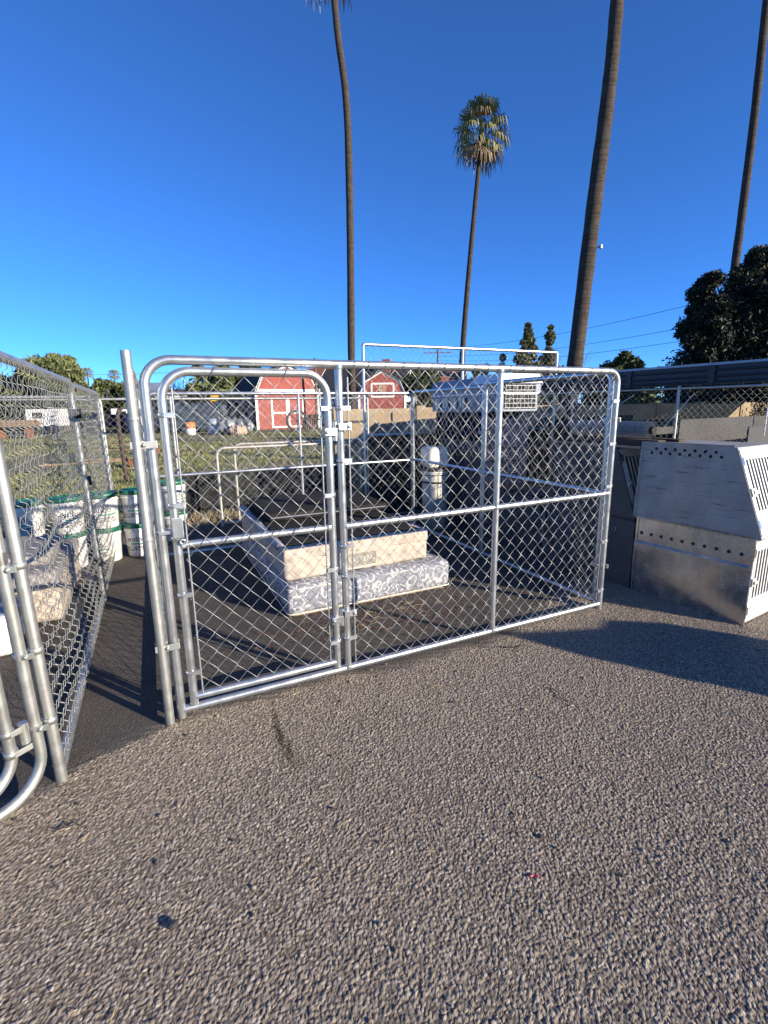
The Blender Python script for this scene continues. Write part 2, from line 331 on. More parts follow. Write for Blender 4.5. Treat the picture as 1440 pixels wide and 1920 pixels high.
# near chip seal: every stone of the surface dressing is real relief
def chip_patch():
    st = .0037; gx = np.arange(-1.35, 4.25, st); gy = np.arange(-2.15, .62, st); nx, ny = len(gx), len(gy)
    H = np.zeros((ny, nx), np.float32); T = np.full((ny, nx), .5, np.float32)
    sp = .0078; cx = np.arange(gx[0], gx[-1], sp); cy = np.arange(gy[0], gy[-1], sp); CX, CY = np.meshgrid(cx, cy)
    CX = (CX + rng.uniform(-.6, .6, CX.shape) * sp).ravel(); CY = (CY + rng.uniform(-.6, .6, CY.shape) * sp).ravel()
    n = len(CX); r = rng.uniform(.0034, .0078, n); h = rng.uniform(.0007, .0038, n) * (r / .006); tone = rng.uniform(0, 1, n)
    ang = rng.uniform(0, math.pi, n); asp = rng.uniform(.65, 1., n); tx = rng.uniform(-.5, .5, n); ty = rng.uniform(-.5, .5, n)
    ix = np.round((CX - gx[0]) / st).astype(int); iy = np.round((CY - gy[0]) / st).astype(int); ca, sa = np.cos(ang), np.sin(ang)
    for oy in range(-3, 4):
        for ox in range(-3, 4):
            jx = np.clip(ix + ox, 0, nx - 1); jy = np.clip(iy + oy, 0, ny - 1)
            dx = gx[jx] - CX; dy = gy[jy] - CY; a_ = (dx * ca + dy * sa) / r; b_ = (-dx * sa + dy * ca) / (r * asp)
            q = 1 - a_ * a_ - b_ * b_; ok = q > 0
            z = np.where(ok, h * np.sqrt(np.maximum(q, 0)) ** .8 * (1 + tx * a_ + ty * b_), 0).astype(np.float32)
            cur = H[jy, jx]; win = z > cur
            np.maximum.at(H, (jy, jx), z)
            won = win & (H[jy, jx] == z) & ok; T[jy[won], jx[won]] = tone[won]
    X, Y = np.meshgrid(gx, gy); pm = pad_mask(X, Y)
    low = .002 * np.sin(X * 5 + 1.3 * np.sin(Y * 4)) * np.sin(Y * 6 + X) + .0015 * np.sin(X * 17 + Y * 11)
    Z = H * (1 - pm * .82) + low * .6 + .001 - .009 * pm ** 2
    wx = O.x + X * math.cos(A) - Y * math.sin(A); wy = O.y + X * math.sin(A) + Y * math.cos(A)
    V = np.stack([wx.ravel(), wy.ravel(), Z.ravel()], 1)
    i = np.arange(nx - 1)[None, :] + np.arange(ny - 1)[:, None] * nx
    F = np.stack([i, i + 1, i + nx + 1, i + nx], -1).reshape(-1, 4)
    fx, fy = wx.ravel()[F[:, 0]], wy.ravel()[F[:, 0]]
    keep = (np.abs(fx) < .95 * fy + .35) & (fy > .9) & (pm.ravel()[F[:, 0]] < .999)
    F = F[keep]; used = np.zeros(len(V), bool); used[F.ravel()] = True; idx = np.cumsum(used) - 1
    V2 = V[used]; F2 = idx[F]
    # dried spill running away from the gate, dark in the middle and yellowish at its edge
    px, py = V2[:, 0], V2[:, 1]; ax, ay, bx, by = -.60, 2.33, -.445, 1.87
    tt = np.clip(((px - ax) * (bx - ax) + (py - ay) * (by - ay)) / ((bx - ax) ** 2 + (by - ay) ** 2), 0, 1)
    wob = .022 * np.sin(tt * 4.2 + .4) + .004 * np.sin(tt * 23)
    dd = np.hypot(px - ax - (bx - ax) * tt + wob, py - ay - (by - ay) * tt)
    wd = .017 + .03 * tt ** 2
    stain = np.exp(-(dd / wd) ** 2) * (.45 + .55 * np.sin(tt * 3.1)) * rng.uniform(.35, 1, len(px)) * (.6 + .4 * np.sin(px * 160 + 3 * np.sin(py * 90)) * np.sin(py * 130))
    me = np_mesh('chip_seal', V2, F2, None, False); me.materials.clear()
    for nm, arr in (('tone', T.ravel()[used]), ('smooth_pad', pm.ravel()[used]), ('stain', stain), ('hgt', (H.ravel()[used] / .005))):
        q = me.attributes.new(nm, 'FLOAT', 'POINT'); q.data.foreach_set('value', arr.astype(np.float32))
    return me
t = NT('chip_seal_asphalt'); geo = t.n.new('ShaderNodeNewGeometry'); t.x = geo.outputs['Position']
def attr(nm): q = t.n.new('ShaderNodeAttribute'); q.attribute_name = nm; return q.outputs['Fac']
tone = attr('tone')
stone_c = t.ramp(tone, [(0, (.115, .093, .071)), (.3, (.215, .179, .138)), (.6, (.275, .229, .177)), (.85, (.345, .291, .229)), (1, (.45, .395, .325))])
tar = t.mix((.075, .061, .048), stone_c, t.ramp(attr('hgt'), [(.05, 0.), (.4, 1.)]))
dust = t.mix(tar, (.25, .208, .158), t.ramp(t.noise(1.3, 5, .6), [(.35, .1), (.7, .35)]))
padc = t.ramp(t.noise(2.2, 6, .65), [(.3, (.058, .051, .044)), (.7, (.094, .083, .07))])
dust = t.mix(dust, tuple(.62 * x for x in (.25, .21, .165)), t.ramp(t.noise(.75, 4, .6, dist=.6), [(.5, 0.), (.72, .45)])); c = t.mix(dust, padc, attr('smooth_pad')); st_ = attr('stain')
c = t.mix(c, (.10, .07, .03), t.ramp(st_, [(.03, 0.), (.4, .5)])); c = t.mix(c, (.015, .012, .008), t.ramp(st_, [(.12, 0.), (.5, .92)]))
t.col(c).pr(.85, 0, .3); t.bump(t.noise(420, 3, .7), .35, .002); M['chip'] = t.m
me = chip_patch(); me.materials.append(M['chip']); tag(link('chip_seal_surface', me), kind='structure')

# hills on the skyline
hx = np.linspace(-3800, 3800, 90); hz = 150 + 60 * np.sin(hx / 420) + 35 * np.sin(hx / 170 + 1) + 18 * np.sin(hx / 61)
hz = np.where(hx > -900, hz * np.clip(1 - (hx + 900) / 900, .25, 1), hz)
V = np.concatenate([np.stack([hx, np.full(90, 3500.), np.full(90, -2.)], 1), np.stack([hx, np.full(90, 4100.), hz], 1), np.stack([hx, np.full(90, 5200.), np.full(90, -2.)], 1)])
i = np.arange(89); F = np.concatenate([np.stack([i, i + 1, i + 91, i + 90], 1), np.stack([i + 90, i + 91, i + 181, i + 180], 1)])
tag(link('hills', np_mesh('hills', V, F, M['hill'], True)), kind='structure')

# ------------------------------------------------------------------ chain link
_cache = {}
def chain(name, W, H, cw, ch, r, d, mat, fine=True, sides=4, seed=0):
    """woven zigzag wires: each leg runs in front of or behind the panel plane and hooks the next wire"""
    key = (round(W, 3), round(H, 3), cw, ch, r, d, mat.name, fine, sides)
    if key in _cache: return _cache[key]
    rg = np.random.default_rng(seed + 1); nw = max(2, int(round(W / (cw / 2)))); hw = W / nw
    nl = max(2, int(round(H / (ch / 2)))); hl = H / nl
    P = []
    for i in range(nw):
        x0, x1 = i * hw - .0012, (i + 1) * hw + .0012
        zz = np.arange(nl + 1) * hl; ev = (np.arange(nl + 1) + i) % 2
        xx = np.where(ev == 0, x0, x1); side = 1
        jit = np.interp(zz, np.linspace(0, H, 6), rg.uniform(-.0025, .0025, 6))
        sag = .008 * np.sin(zz / H * 9 + i * .18) + .006 * np.sin(i * .33 + zz * 3)
        pts = []
        for j in range(nl + 1):
            pts.append((xx[j] + jit[j], sag[j], zz[j]))
            if j < nl and fine:
                s_ = d if j % 2 == 0 else -d
                for f in (.13, .5, .87): pts.append((xx[j] * (1 - f) + xx[j + 1] * f + jit[j], sag[j] + s_ * (1.0 if f == .5 else .9), zz[j] * (1 - f) + zz[j + 1] * f))
        P.append(pts)
    P = np.array(P); n, m = P.shape[:2]
    T = np.empty_like(P); T[:, 1:-1] = P[:, 2:] - P[:, :-2]; T[:, 0] = P[:, 1] - P[:, 0]; T[:, -1] = P[:, -1] - P[:, -2]
    T /= np.linalg.norm(T, axis=2, keepdims=True); ref = np.array([0, 1., 0])
    n1 = ref - T * (T @ ref)[..., None]; n1 /= np.linalg.norm(n1, axis=2, keepdims=True) + 1e-9; n2 = np.cross(T, n1)
    an = np.arange(sides) / sides * 2 * np.pi + .4
    V = (P[:, :, None] + r * (np.cos(an)[None, None, :, None] * n1[:, :, None] + np.sin(an)[None, None, :, None] * n2[:, :, None])).reshape(-1, 3)
    base = (np.arange(n)[:, None] * m + np.arange(m - 1)[None, :])[..., None] * sides; k = np.arange(sides); k2 = (k + 1) % sides
    F = np.stack([base + k, base + k2, base + sides + k2, base + sides + k], -1).reshape(-1, 4)
    me = np_mesh(name, V, F, mat, True); _cache[key] = me; return me
def mesh_panel(parent, W, H, loc, rz=0.0, cw=.095, ch=.101, r=.0014, d=.0045, mat=None, fine=True, sides=4, seed=0):
    return link('wire_mesh', chain('wire_mesh', W, H, cw, ch, r, d, mat or M['wire'], fine, sides, seed), parent, loc, rz)

def band(mb, x, y, z, dx, r=.0225, w=.011):
    """flat steel strap round a post and out to the tension bar at x+dx"""
    mb.box((x, y - r - .004, z - w), (x + dx, y - r + .0005, z + w)); mb.box((x, y - r + .003, z - w), (x + dx, y - r + .0075, z + w))
    mb.lathe([(r + .0005, -w), (r + .003, -w), (r + .003, w), (r + .0005, w)], 14, (x, y, z))

def flat_panel(parent, x0, y0, rz, W, H, name='side_panel', zb=.05, mid=.91, posts=(), mat='galv', r=.019, cr=.07, wire=None, fine=False, cw=.095, ch=.101, mesh_z=None, z0=0.0, tilt=0.0, d=.0045, my=-.004, wr=.0012, drop=0.0):
    """one kennel panel: bent top frame, bottom and middle rail, optional uprights, wire mesh as its sub-part"""
    mb = MB()
    if drop:      # open topped straight corner post, top rail let in below its end
        mb.tube([(0, 0, .004), (0, 0, H)], r, 14, False); mb.lathe([(r, 0), (r - .004, 0), (r - .004, -.06), (0, -.06)], 14, (0, 0, H)); mb.lathe([(r + .001, -.3), (r + .0025, -.295), (r + .0025, -.285), (r + .001, -.28)], 14, (0, 0, H)); mb.lathe([(r + .001, -.3), (r + .002, -.295), (r + .002, -.285), (r + .001, -.28)], 14, (0, 0, H - .55))
        mb.tube(arc_path([(r, 0, H - drop - r), (W, 0, H - drop - r), (W, 0, 0.004)], cr), r * .95, 10)
    else: mb.tube(arc_path([(0, 0, 0.004), (0, 0, H - r), (W, 0, H - r), (W, 0, 0.004)], cr), r, 10)
    mb.tube([(r * .6, 0, zb), (W - r * .6, 0, zb)], r * .95, 8)
    if mid: mb.tube([(r * .6, 0, mid), (W - r * .6, 0, mid)], r * .85, 8)
    for p in posts: mb.tube([(p, 0, zb), (p, 0, H - r)], r * .85, 8)
    o = mb.build(name, M[mat], parent, (x0, y0, z0), rz); o.rotation_euler[0] = tilt
    mesh_panel(o, W - .05, H - zb - .05, (.025, my, zb + .015), 0, cw, ch, wr, d, mat=wire or M['wire'], fine=fine, sides=4 if fine else 3)
    return o

# ------------------------------------------------------------------ the main kennel
ken = thing('dog_kennel', 'large galvanized chain link kennel with a round cornered gate standing around the mattresses', 'dog kennel', O, A)
mb = MB(); r = .0215
mb.tube(arc_path([(0, 0, .002), (0, 0, 1.785), (3.02, 0, 1.785), (3.02, 0, .002)], [.12, .085], 9), r, 16)
mb.tube([(.012, 0, .044), (3.008, 0, .044)], .0195, 12)
for x in (.925, 1.987): mb.tube([(x, 0, .05), (x, 0, 1.775)], .0205, 14)
mb.tube([(.937, 0, .912), (3.008, 0, .915)], .0195, 12)
for x, z in ((0.925, 1.77), (1.987, 1.77), (.925, .05), (1.987, .05), (.94, .912), (3.0, .915), (1.987, .913)):   # welds
    mb.lathe([(.0225, -.012), (.0245, -.004), (.0245, .004), (.0225, .012)], 14, (x, 0, z))
front = mb.build('front_frame', M['galv'], ken)
mesh_panel(front, 2.015, 1.70, (.963, -.008, .062), 0, mat=M['wire'], seed=3)
for x, dx in ((.925, .047), (3.02, -.047)):
    bar = MB(); bar.tube([(x + dx, -.008, .08), (x + dx, -.008, 1.72)], .0042, 8); bar.build('tension_bar', M['wire'], front)
    for z in (.24, .62, .80, 1.28, 1.56) if x < 2 else (.16, .55, .97, 1.28, 1.58):
        q = MB(); band(q, x, 0, z, dx + (.006 if dx > 0 else -.006)); q.build('strap_band', M['galv'], front)
def ties(parent, pts, spots):
    q = MB(); q.tube(pts, .0018, 5); o0 = q.build('tie_wire', M['black'], parent, spots[0])
    for p in spots[1:]: o = o0.copy(); C.objects.link(o); o.location = p
ties(front, [(0, -.02, -.03), (.012, -.027, .012), (.030, .022, .012)], [(1.0 + k * .0955 + .012 * math.sin(k * 5.), 0, 1.785) for k in range(21)])
ties(front, [(0, -.023, -.021), (.012, -.0225, .003), (.024, -.012, .021)], [(1.02 + k * .117 + .01 * math.sin(k * 3.1), 0, .913) for k in range(17)])
# gate
mb = MB(); gx0, gx1 = .065, .855
mb.tube(arc_path([(gx0, -.012, .065), (gx0, -.012, 1.735), (gx1, -.012, 1.735), (gx1, -.012, .065)], [.13, .12], 9), .0205, 16)
mb.tube([(gx0 + .012, -.012, .108), (gx1 - .012, -.012, .108)], .0185, 12); mb.tube([(gx0 + .012, -.012, .922), (gx1 - .012, -.012, .918)], .0185, 12)
for x in (gx0 + .022, gx1 - .022): mb.lathe([(.0205, -.012), (.024, 0), (.0205, .012)], 14, (x, -.012, .92))
gate = mb.build('gate', M['galv'], ken)
mesh_panel(gate, gx1 - gx0 - .07, 1.585, (gx0 + .035, -.024, .13), 0, mat=M['wire'], seed=5)
for x, dx in ((gx0, .045), (gx1, -.045)):
    bar = MB(); bar.tube([(x + dx, -.024, .115), (x + dx, -.024, 1.66)], .0042, 8); bar.build('tension_bar', M['wire'], gate)
    for z in (.25, .67, 1.12, 1.54) if dx > 0 else (.24, .68, 1.10, 1.56):
        q = MB(); band(q, x, -.012, z, dx); q.build('strap_band', M['galv'], gate)
ties(gate, [(0, -.036, -.02), (.014, -.036, .005), (.03, -.018, .022)], [(.16 + k * .115, 0, .92) for k in range(6)])
ties(gate, [(0, -.036, -.035), (.02, -.036, .01), (.034, -.01, .025)], [(.275, 0, 1.735), (.62, 0, 1.735)])
for z in (.385, 1.445):
    h = MB(); h.tube([(.89, -.018, z - .055), (.89, -.018, z + .045)], .0125, 12)
    h.box((.84, -.046, z - .028), (.892, -.038, z + .012), .002); h.box((.90, -.046, z + .0), (.955, -.038, z + .035), .002)
    h.lathe([(.0225, -.018), (.0262, -.018), (.0262, .018), (.0225, .018)], 14, (.855, -.012, z - .008)); h.lathe([(.0225, -.018), (.0262, -.018), (.0262, .018), (.0225, .018)], 14, (.925, 0, z + .018))
    for x, zz in ((.835, z - .008), (.96, z + .018)):
        h.box((x - .012, -.05, zz - .02), (x + .012, -.03, zz + .02), .004); h.M = Matrix.Translation((x, -.052, zz)) @ Matrix.Rotation(R(90), 4, 'X')
        h.lathe([(0, .004), (.008, .004), (.009, -.004)], 8); h.M = Matrix.Identity(4)
    h.build('hinge', M['galv'], gate)
h = MB(); h.box((.048, -.052, .965), (.098, -.04, 1.065), .004); h.box((-.012, -.036, .985), (.06, -.028, 1.003), .002)
h.lathe([(.022, -.014), (.026, -.014), (.026, .014), (.022, .014)], 14, (.065, -.012, .96)); h.lathe([(.0225, -.01), (.026, -.01), (.026, .01), (.0225, .01)], 14, (0, 0, .995))
h.M = Matrix.Translation((.09, -.046, .945)) @ Matrix.Rotation(R(90), 4, 'X'); h.lathe([(.008, -.006), (.016, -.006), (.016, .006), (.008, .006), (.008, -.006)], 12); h.M = Matrix.Identity(4)
h.build('latch', M['galv'], gate)
# side, rear panels and clamps
for y0 in (0.0, 1.52):
    flat_panel(ken, -.058 if y0 == 0 else -.05, -.035 + y0, R(90), 1.5, 1.815 - .022 * y0, mat='galv_old', r=.0215, wire=M['wire_old'], fine=y0 == 0, drop=.045 if y0 == 0 else 0)
for y0 in (.045, 1.53):
    flat_panel(ken, 3.02, y0, R(90), 1.46, 1.80 - .02 * y0, r=.0205)
flat_panel(ken, .0, 3.02, 0, 3.02, 1.755, 'rear_panel', posts=(1.55,), mid=.90)
for x, y, z, ang in ((-.03, -.02, 1.41, 0), (-.03, -.02, .42, 0), (3.02, .022, 1.45, 90), (3.02, .022, .35, 90), (-.055, 1.475, 1.2, 90), (3.02, 1.515, 1.3, 90), (3.02, 1.515, .4, 90)):
    q = MB(); q.M = Matrix.Translation((x, y, z)) @ Matrix.Rotation(R(ang), 4, 'Z')
    q.box((-.056, -.027, -.016), (.056, -.0225, .016), .002); q.box((-.056, .0225, -.016), (.056, .027, .016), .002)
    q.M = q.M @ Matrix.Translation((0, -.027, 0)) @ Matrix.Rotation(R(90), 4, 'X'); q.lathe([(0, .012), (.007, .012), (.008, .0), (.012, 0)], 8)
    q.build('clamp', M['galv_old'], ken)
# ------------------------------------------------------------------ the neighbouring kennel on the left
kl_ = thing('weathered_kennel', 'older weathered chain link kennel at the left edge with grey mattresses inside', 'dog kennel', K(-.497, -.27), A)
old = dict(mat='galv_old', wire=M['wire_old'], cw=.088, ch=.095, d=.011, my=-.024, wr=.0015)
flat_panel(kl_, 0, .03, R(90), 2.26, 1.812, r=.023, fine=True, mid=None, cr=.1, tilt=R(-.9), **old)
flat_panel(kl_, .0, 2.32, R(90), 2.1, 1.795, r=.022, fine=True, mid=None, cr=.1, tilt=R(-.85), **old)
flat_panel(kl_, -3.0, 4.45, 0, 3.0, 1.755, 'rear_panel', r=.02, mid=None, **old)
flat_panel(kl_, -3.04, .03, R(90), 4.4, 1.78, r=.02, mid=None, **old)
mb = MB()
mb.tube(arc_path([(-.065, 0, 1.05), (-.065, 0, .025), (-3.0, 0, .025), (-3.0, 0, 1.78), (-.065, 0, 1.78), (-.065, 0, 1.0)], [.16, .05, .05, .1], 9), .0215, 14)
ff = mb.build('front_frame', M['galv_old'], kl_)
mb = MB(); mb.tube(arc_path([(-.165, -.005, 1.0), (-.165, -.005, .115), (-.95, -.005, .115), (-.95, -.005, 1.66), (-.165, -.005, 1.66), (-.165, -.005, .98)], [.14, .14, .14, .14], 9), .021, 14)
g2 = mb.build('gate', M['galv_old'], kl_)
_a = R(38)
for _o in (ff, g2): _o.rotation_euler = (0, R(-.9), _a); _o.location = (-.047 + .065 * math.cos(_a), .065 * math.sin(_a), 0)
bar = MB(); bar.tube([(-.225, -.015, .16), (-.225, -.015, 1.6)], .0045, 8); bar.build('tension_bar', M['wire_old'], g2)
mesh_panel(g2, .70, 1.44, (-.925, -.015, .16), 0, .078, .092, mat=M['wire_old'], fine=True, seed=9)
mesh_panel(ff, 1.98, 1.68, (-2.98, -.01, .06), 0, .078, .092, mat=M['wire_old'], fine=False, sides=3)
for z in (.30, .62, .98):
    q = MB(); q.lathe([(.0225, -.014), (.026, -.014), (.026, .014), (.0225, .014)], 14, (-.047 - .016 * z, 0, z)); q.lathe([(.0235, -.014), (.027, -.014), (.027, .014), (.0235, .014)], 14, (-.016 * z, .03, z))
    q.box((-.05 - .016 * z, -.029, z - .013), (.004 - .016 * z, -.0225, z + .013), .002)
    q.M = Matrix.Translation((-.024 - .016 * z, -.029, z)) @ Matrix.Rotation(R(90), 4, 'X'); q.lathe([(0, .01), (.007, .01), (.0085, 0)], 8); q.build('clamp', M['galv_old'], kl_)
h = MB(); h.tube([(-.115, -.02, .27), (-.115, -.02, .36)], .017, 12)
for z in (.25, .34): h.lathe([(.0215, -.014), (.0255, -.014), (.0255, .014), (.0215, .014)], 14, (-.165, -.005, z)); h.box((-.165, -.034, z - .012), (-.10, -.027, z + .012), .002)
h.build('hinge', M['galv_old'], g2)
for y, z in ((1.99, 1.55), (4.38, 1.52), (1.99, .35), (2.03, 1.02)):
    q = MB(); q.lathe([(.024, -.035), (.027, -.035), (.027, .035), (.024, .035)], 12, (0, y + .28, z)); q.build('black_tape_wrap', M['black'], kl_)

# ------------------------------------------------------------------ mattresses
def mattress(x0, x1, y0, y1, z0, z1, bev, puff=.008, rows=(14, 16), seed=1):
    """soft box: bevelled, subdivided and unevenly swollen"""
    bm = bmesh.new(); bmesh.ops.create_cube(bm, size=1.0)
    for v in bm.verts: v.co = Vector(((x0 + x1) / 2 + v.co.x * (x1 - x0), (y0 + y1) / 2 + v.co.y * (y1 - y0), (z0 + z1) / 2 + v.co.z * (z1 - z0)))
    bmesh.ops.bevel(bm, geom=bm.edges[:], offset=bev, segments=4, profile=.5, affect='EDGES')
    long_ = [e for e in bm.edges if e.calc_length() > .2]; bmesh.ops.subdivide_edges(bm, edges=long_, cuts=rows[0], use_grid_fill=True)
    rg = random.Random(seed); ph = [rg.uniform(0, 6) for _ in range(6)]
    bm.normal_update()
    for v in bm.verts:
        q = v.co; n = math.sin(q.x * 9 + ph[0]) * math.sin(q.y * 8 + ph[1]) + .6 * math.sin(q.x * 21 + q.z * 14 + ph[2]) * math.sin(q.y * 19 + ph[3]) + .3 * math.sin(q.x * 43 + ph[4])
        v.co += v.normal * n * puff
        if v.co.z < z0: v.co.z = z0
    for f in bm.faces: f.smooth = True
    me = bpy.data.meshes.new('mattress'); bm.to_mesh(me); bm.free(); return me
def soft(name, dims, mat, parent=None, seed=1, puff=.008, bev=.04):
    me = mattress(*dims, bev, puff, seed=seed); me.materials.append(mat); return link(name, me, parent)
def piping(parent, x0, x1, y0, y1, z, r=.006, bev=.035, mat='white_piping'):
    mb = MB(); pts = arc_path([(x0 + bev, y0, z), (x1, y0, z), (x1, y1, z), (x0, y1, z), (x0, y0, z), (x0 + bev, y0, z)], bev, 5); mb.tube(pts, r, 6, False); return mb.build('piping', M[mat], parent)
def text_mesh(s, size, ext=.0):
    cu = bpy.data.curves.new('txt', 'FONT'); cu.body = s; cu.size = size; cu.align_x = 'CENTER'; cu.align_y = 'CENTER'; cu.extrude = ext; cu.resolution_u = 3
    o = bpy.data.objects.new('txt', cu); C.objects.link(o); dg = bpy.context.evaluated_depsgraph_get(); me = bpy.data.meshes.new_from_object(o.evaluated_get(dg))
    me = me.copy(); bpy.data.objects.remove(o); return me

m1 = thing('mattress', 'blue and white scroll patterned mattress lowest in the stack behind the gate', 'mattress', K(.80, .93, 0), A)
soft('body', (0, 1.46, 0, 2.05, .012, .25), M['floral'], m1, 2, .007, .055)
piping(m1, .004, 1.456, .004, 2.046, .026); piping(m1, .012, 1.448, .012, 2.038, .218, .005)
fr = MB(); fr.box((.05, .03, .0), (1.40, 2.0, .03)); fr.build('wooden_base', M['wood'], m1)
m2 = thing('pillow_top_mattress', 'cream pillow top mattress with a grey name label resting on the scroll patterned one', 'mattress', K(.815, 1.05, .25), A)
soft('body', (0, 1.285, 0, 1.95, .0, .235), M['beige'], m2, 5, .006, .04)
soft('pillow_top', (.002, 1.283, -.002, 1.946, .165, .262), M['beige'], m2, 8, .006, .02)
soft('dark_cover', (.05, 1.235, .075, 1.95, .235, .272), M['charcoal'], m2, 9, .006, .012)
soft('side_roll', (-.02, .035, .13, 1.93, .215, .275), M['satin'], m2, 11, .005, .025)
lab = MB(); lab.box((.50, -.0105, .045), (.775, -.006, .150)); lb = lab.build('name_label', M['label'], m2)
tm = text_mesh('EASTERN', .058, .0006); tm.materials.append(M['label_text']); to = link('label_text', tm, lb); to.location = (.645, -.0125, .098); to.rotation_euler = (R(90), 0, 0)
st = MB(); st.tube([(.41, -.012, .035), (.60, -.014, .03), (.78, -.011, .04)], .007, 6); st.build('white_strap', M['white_piping'], m2)
m3 = thing('dark_mattress', 'charcoal covered mattress lying farthest back on the stack', 'mattress', K(.90, 1.95, .526), A)
soft('body', (0, 1.25, 0, 1.0, .0, .075), M['charcoal'], m3, 15, .008, .03)
seam = MB(); seam.tube(arc_path([(.03, -.004, .04), (1.22, -.004, .04)], 0), .006, 6); seam.build('piping', M['satin'], m3)
m4 = thing('white_cushion', 'white fabric cushion with grey sides lying at the near end of the weathered kennel', 'cushion', K(-2.25, 1.2, 0), A)
soft('body', (0, 1.30, 0, .42, .0, .27), M['white_cloth'], m4, 21, .006, .05); soft('grey_cover', (.2, 1.335, .05, .45, .20, .285), M['satin'], m4, 22, .006, .03)
m5 = thing('quilted_mattress', 'grey quilted mattress with beige sides inside the weathered kennel', 'mattress', K(-2.35, 1.70, 0), A)
soft('body', (0, 1.60, 0, 1.15, .0, .34), M['beige'], m5, 23, .006, .05); soft('quilt', (-.01, 1.61, -.01, 1.15, .27, .40), M['quilt'], m5, 24, .014, .04)
m6 = thing('folded_quilt', 'folded grey quilt lying on top of the quilted mattress', 'quilt', K(-2.2, 1.95, .385), A)
soft('body', (0, 1.38, 0, .78, .0, .09), M['quilt'], m6, 25, .012, .035)

# ------------------------------------------------------------------ buckets
def bucket():
    t_ = thing('bucket', 'x', 'bucket')
    mb = MB(); mb.lathe([(0, 0), (.125, 0), (.131, .008), (.148, .325), (.151, .33), (.151, .338), (.146, .342)], 32); mb.lathe([(.1475, .285), (.154, .287), (.154, .297), (.1482, .299)], 32)
    mb.build('body', M['bucket'], t_)
    mb = MB(); mb.lathe([(.150, .322), (.157, .324), (.158, .36), (.154, .368), (.140, .369), (.136, .358), (0, .357)], 32)
    mb.build('lid', M['lid'], t_)
    def wrap(name, a0, a1, z0, z1, mat, parent):
        mb = MB(); n = 10
        rr = lambda z: .131 + (z - .008) / .317 * .017 + .0012
        vs_ = [(rr(z) * math.sin(a0 + (a1 - a0) * k / n), -rr(z) * math.cos(a0 + (a1 - a0) * k / n), z) for z in (z0, z1) for k in range(n + 1)]
        mb.add(vs_, [(k, k + 1, k + n + 2, k + n + 1) for k in range(n)], True); return mb.build(name, mat, parent)
    lb = wrap('printed_label', -.95, .95, .07, .12, M['art'], t_)
    wrap('green_stripe', -.3, 1.0, .142, .156, M['print_green'], lb)
    tm = text_mesh('endo', .085); tm.materials.append(M['print'])
    for v in tm.vertices:
        z = .2 + v.co.y; rr = .131 + (z - .008) / .317 * .017 + .0015; a_ = v.co.x / rr; v.co = (rr * math.sin(a_), -rr * math.cos(a_), z)
    link('lettering', tm, lb)
    mb = MB(); mb.tube([(.155 * math.cos(R(180 * k / 12)), -.02 - .15 * math.sin(R(180 * k / 12)), .29 - .17 * math.sin(R(180 * k / 12))) for k in range(13)], .002, 5); mb.build('wire_handle', M['wire'], t_)
    return t_
b0 = bucket(); first = True
spots = [(-1.19, 3.16, 'pair farthest left in the weathered kennel'), (-.86, 3.24, 'second pair from the left, behind the folded quilt'), (-.55, 3.33, 'pair just behind the weathered kennel side'),
         (-.23, 3.42, 'pair in the gap between the two kennels'), (.16, 3.92, 'pair behind the gate latch')]
for i, (x, y, ds) in enumerate(spots):
    for lev, pos in ((0, 'lower'), (1, 'upper')):
        o = b0 if first else copy_tree(b0); first = False
        o.location = K(x + .01 * lev, y + .012 * lev, lev * .366); o.rotation_euler = (0, 0, A + R(rng.uniform(-40, 30)) + R(-5))
        o['label'] = 'white bucket, %s one of the %s' % (pos, ds); o['group'] = 'white buckets stacked in pairs'; o['category'] = 'bucket'

# ------------------------------------------------------------------ aluminium dog crates
def basis(u, v, o):
    u = Vector(u).normalized(); v = Vector(v).normalized(); n = u.cross(v); return Matrix(((u.x, v.x, n.x, o[0]), (u.y, v.y, n.y, o[1]), (u.z, v.z, n.z, o[2]), (0, 0, 0, 1)))
def crate_door(parent, Mx, w, h, latch=True):
    """door in its own plane (x across, y up, z outwards): frame, slotted grille, hinges and latch"""
    mb = MB(); mb.M = Mx; g0, g1, s0, s1 = .07, w - .07, h * .30, h * .86
    mb.box((.025, .02, .002), (w - .025, s0, .014)); mb.box((.025, s1, .002), (w - .025, h - .02, .014)); mb.box((.025, s0, .002), (g0, s1, .014)); mb.box((g1, s0, .002), (w - .025, s1, .014))
    d_ = mb.build('door', M['alu_door'], parent)
    nb = max(6, int((g1 - g0) / .042)); bm_ = (g1 - g0) / nb
    for k in range(1, nb): q = MB(); q.M = Mx; q.box((g0 + k * bm_ - .008, s0 - .004, .004), (g0 + k * bm_ + .008, s1 + .004, .011)); q.build('grille_bar', M['alu_door'], d_)
    q = MB(); q.M = Mx; q.box((g0 - .004, s0 - .004, .0006), (g1 + .004, s1 + .004, .0018)); q.build('dark_opening', M['dark'], d_)
    for z in (h * .16, h * .84): q = MB(); q.M = Mx; q.box((.004, z - .05, .012), (.016, z + .05, .02)); q.box((.016, z - .03, .014), (.045, z + .03, .018)); q.build('hinge', M['alu'], d_)
    if latch: q = MB(); q.M = Mx; q.box((.028, h * .5 - .03, .014), (.075, h * .5 + .03, .024), .003); q.box((.04, h * .5 - .012, .024), (.10, h * .5 + .012, .034), .003); q.build('latch', M['rusty'], d_)
def holes(parent, Mx, pts, r=.0125):
    for u, v in pts:
        q = MB(); q.M = Mx @ Matrix.Translation((u, v, 0)); q.lathe([(r, .0), (r + .003, .0022), (r + .0045, .0)], 14); q.cur = 1; q.lathe([(0, .0008), (r + .001, .0008)], 14)
        q.build('vent_hole', [M['alu'], M['dark']], parent)
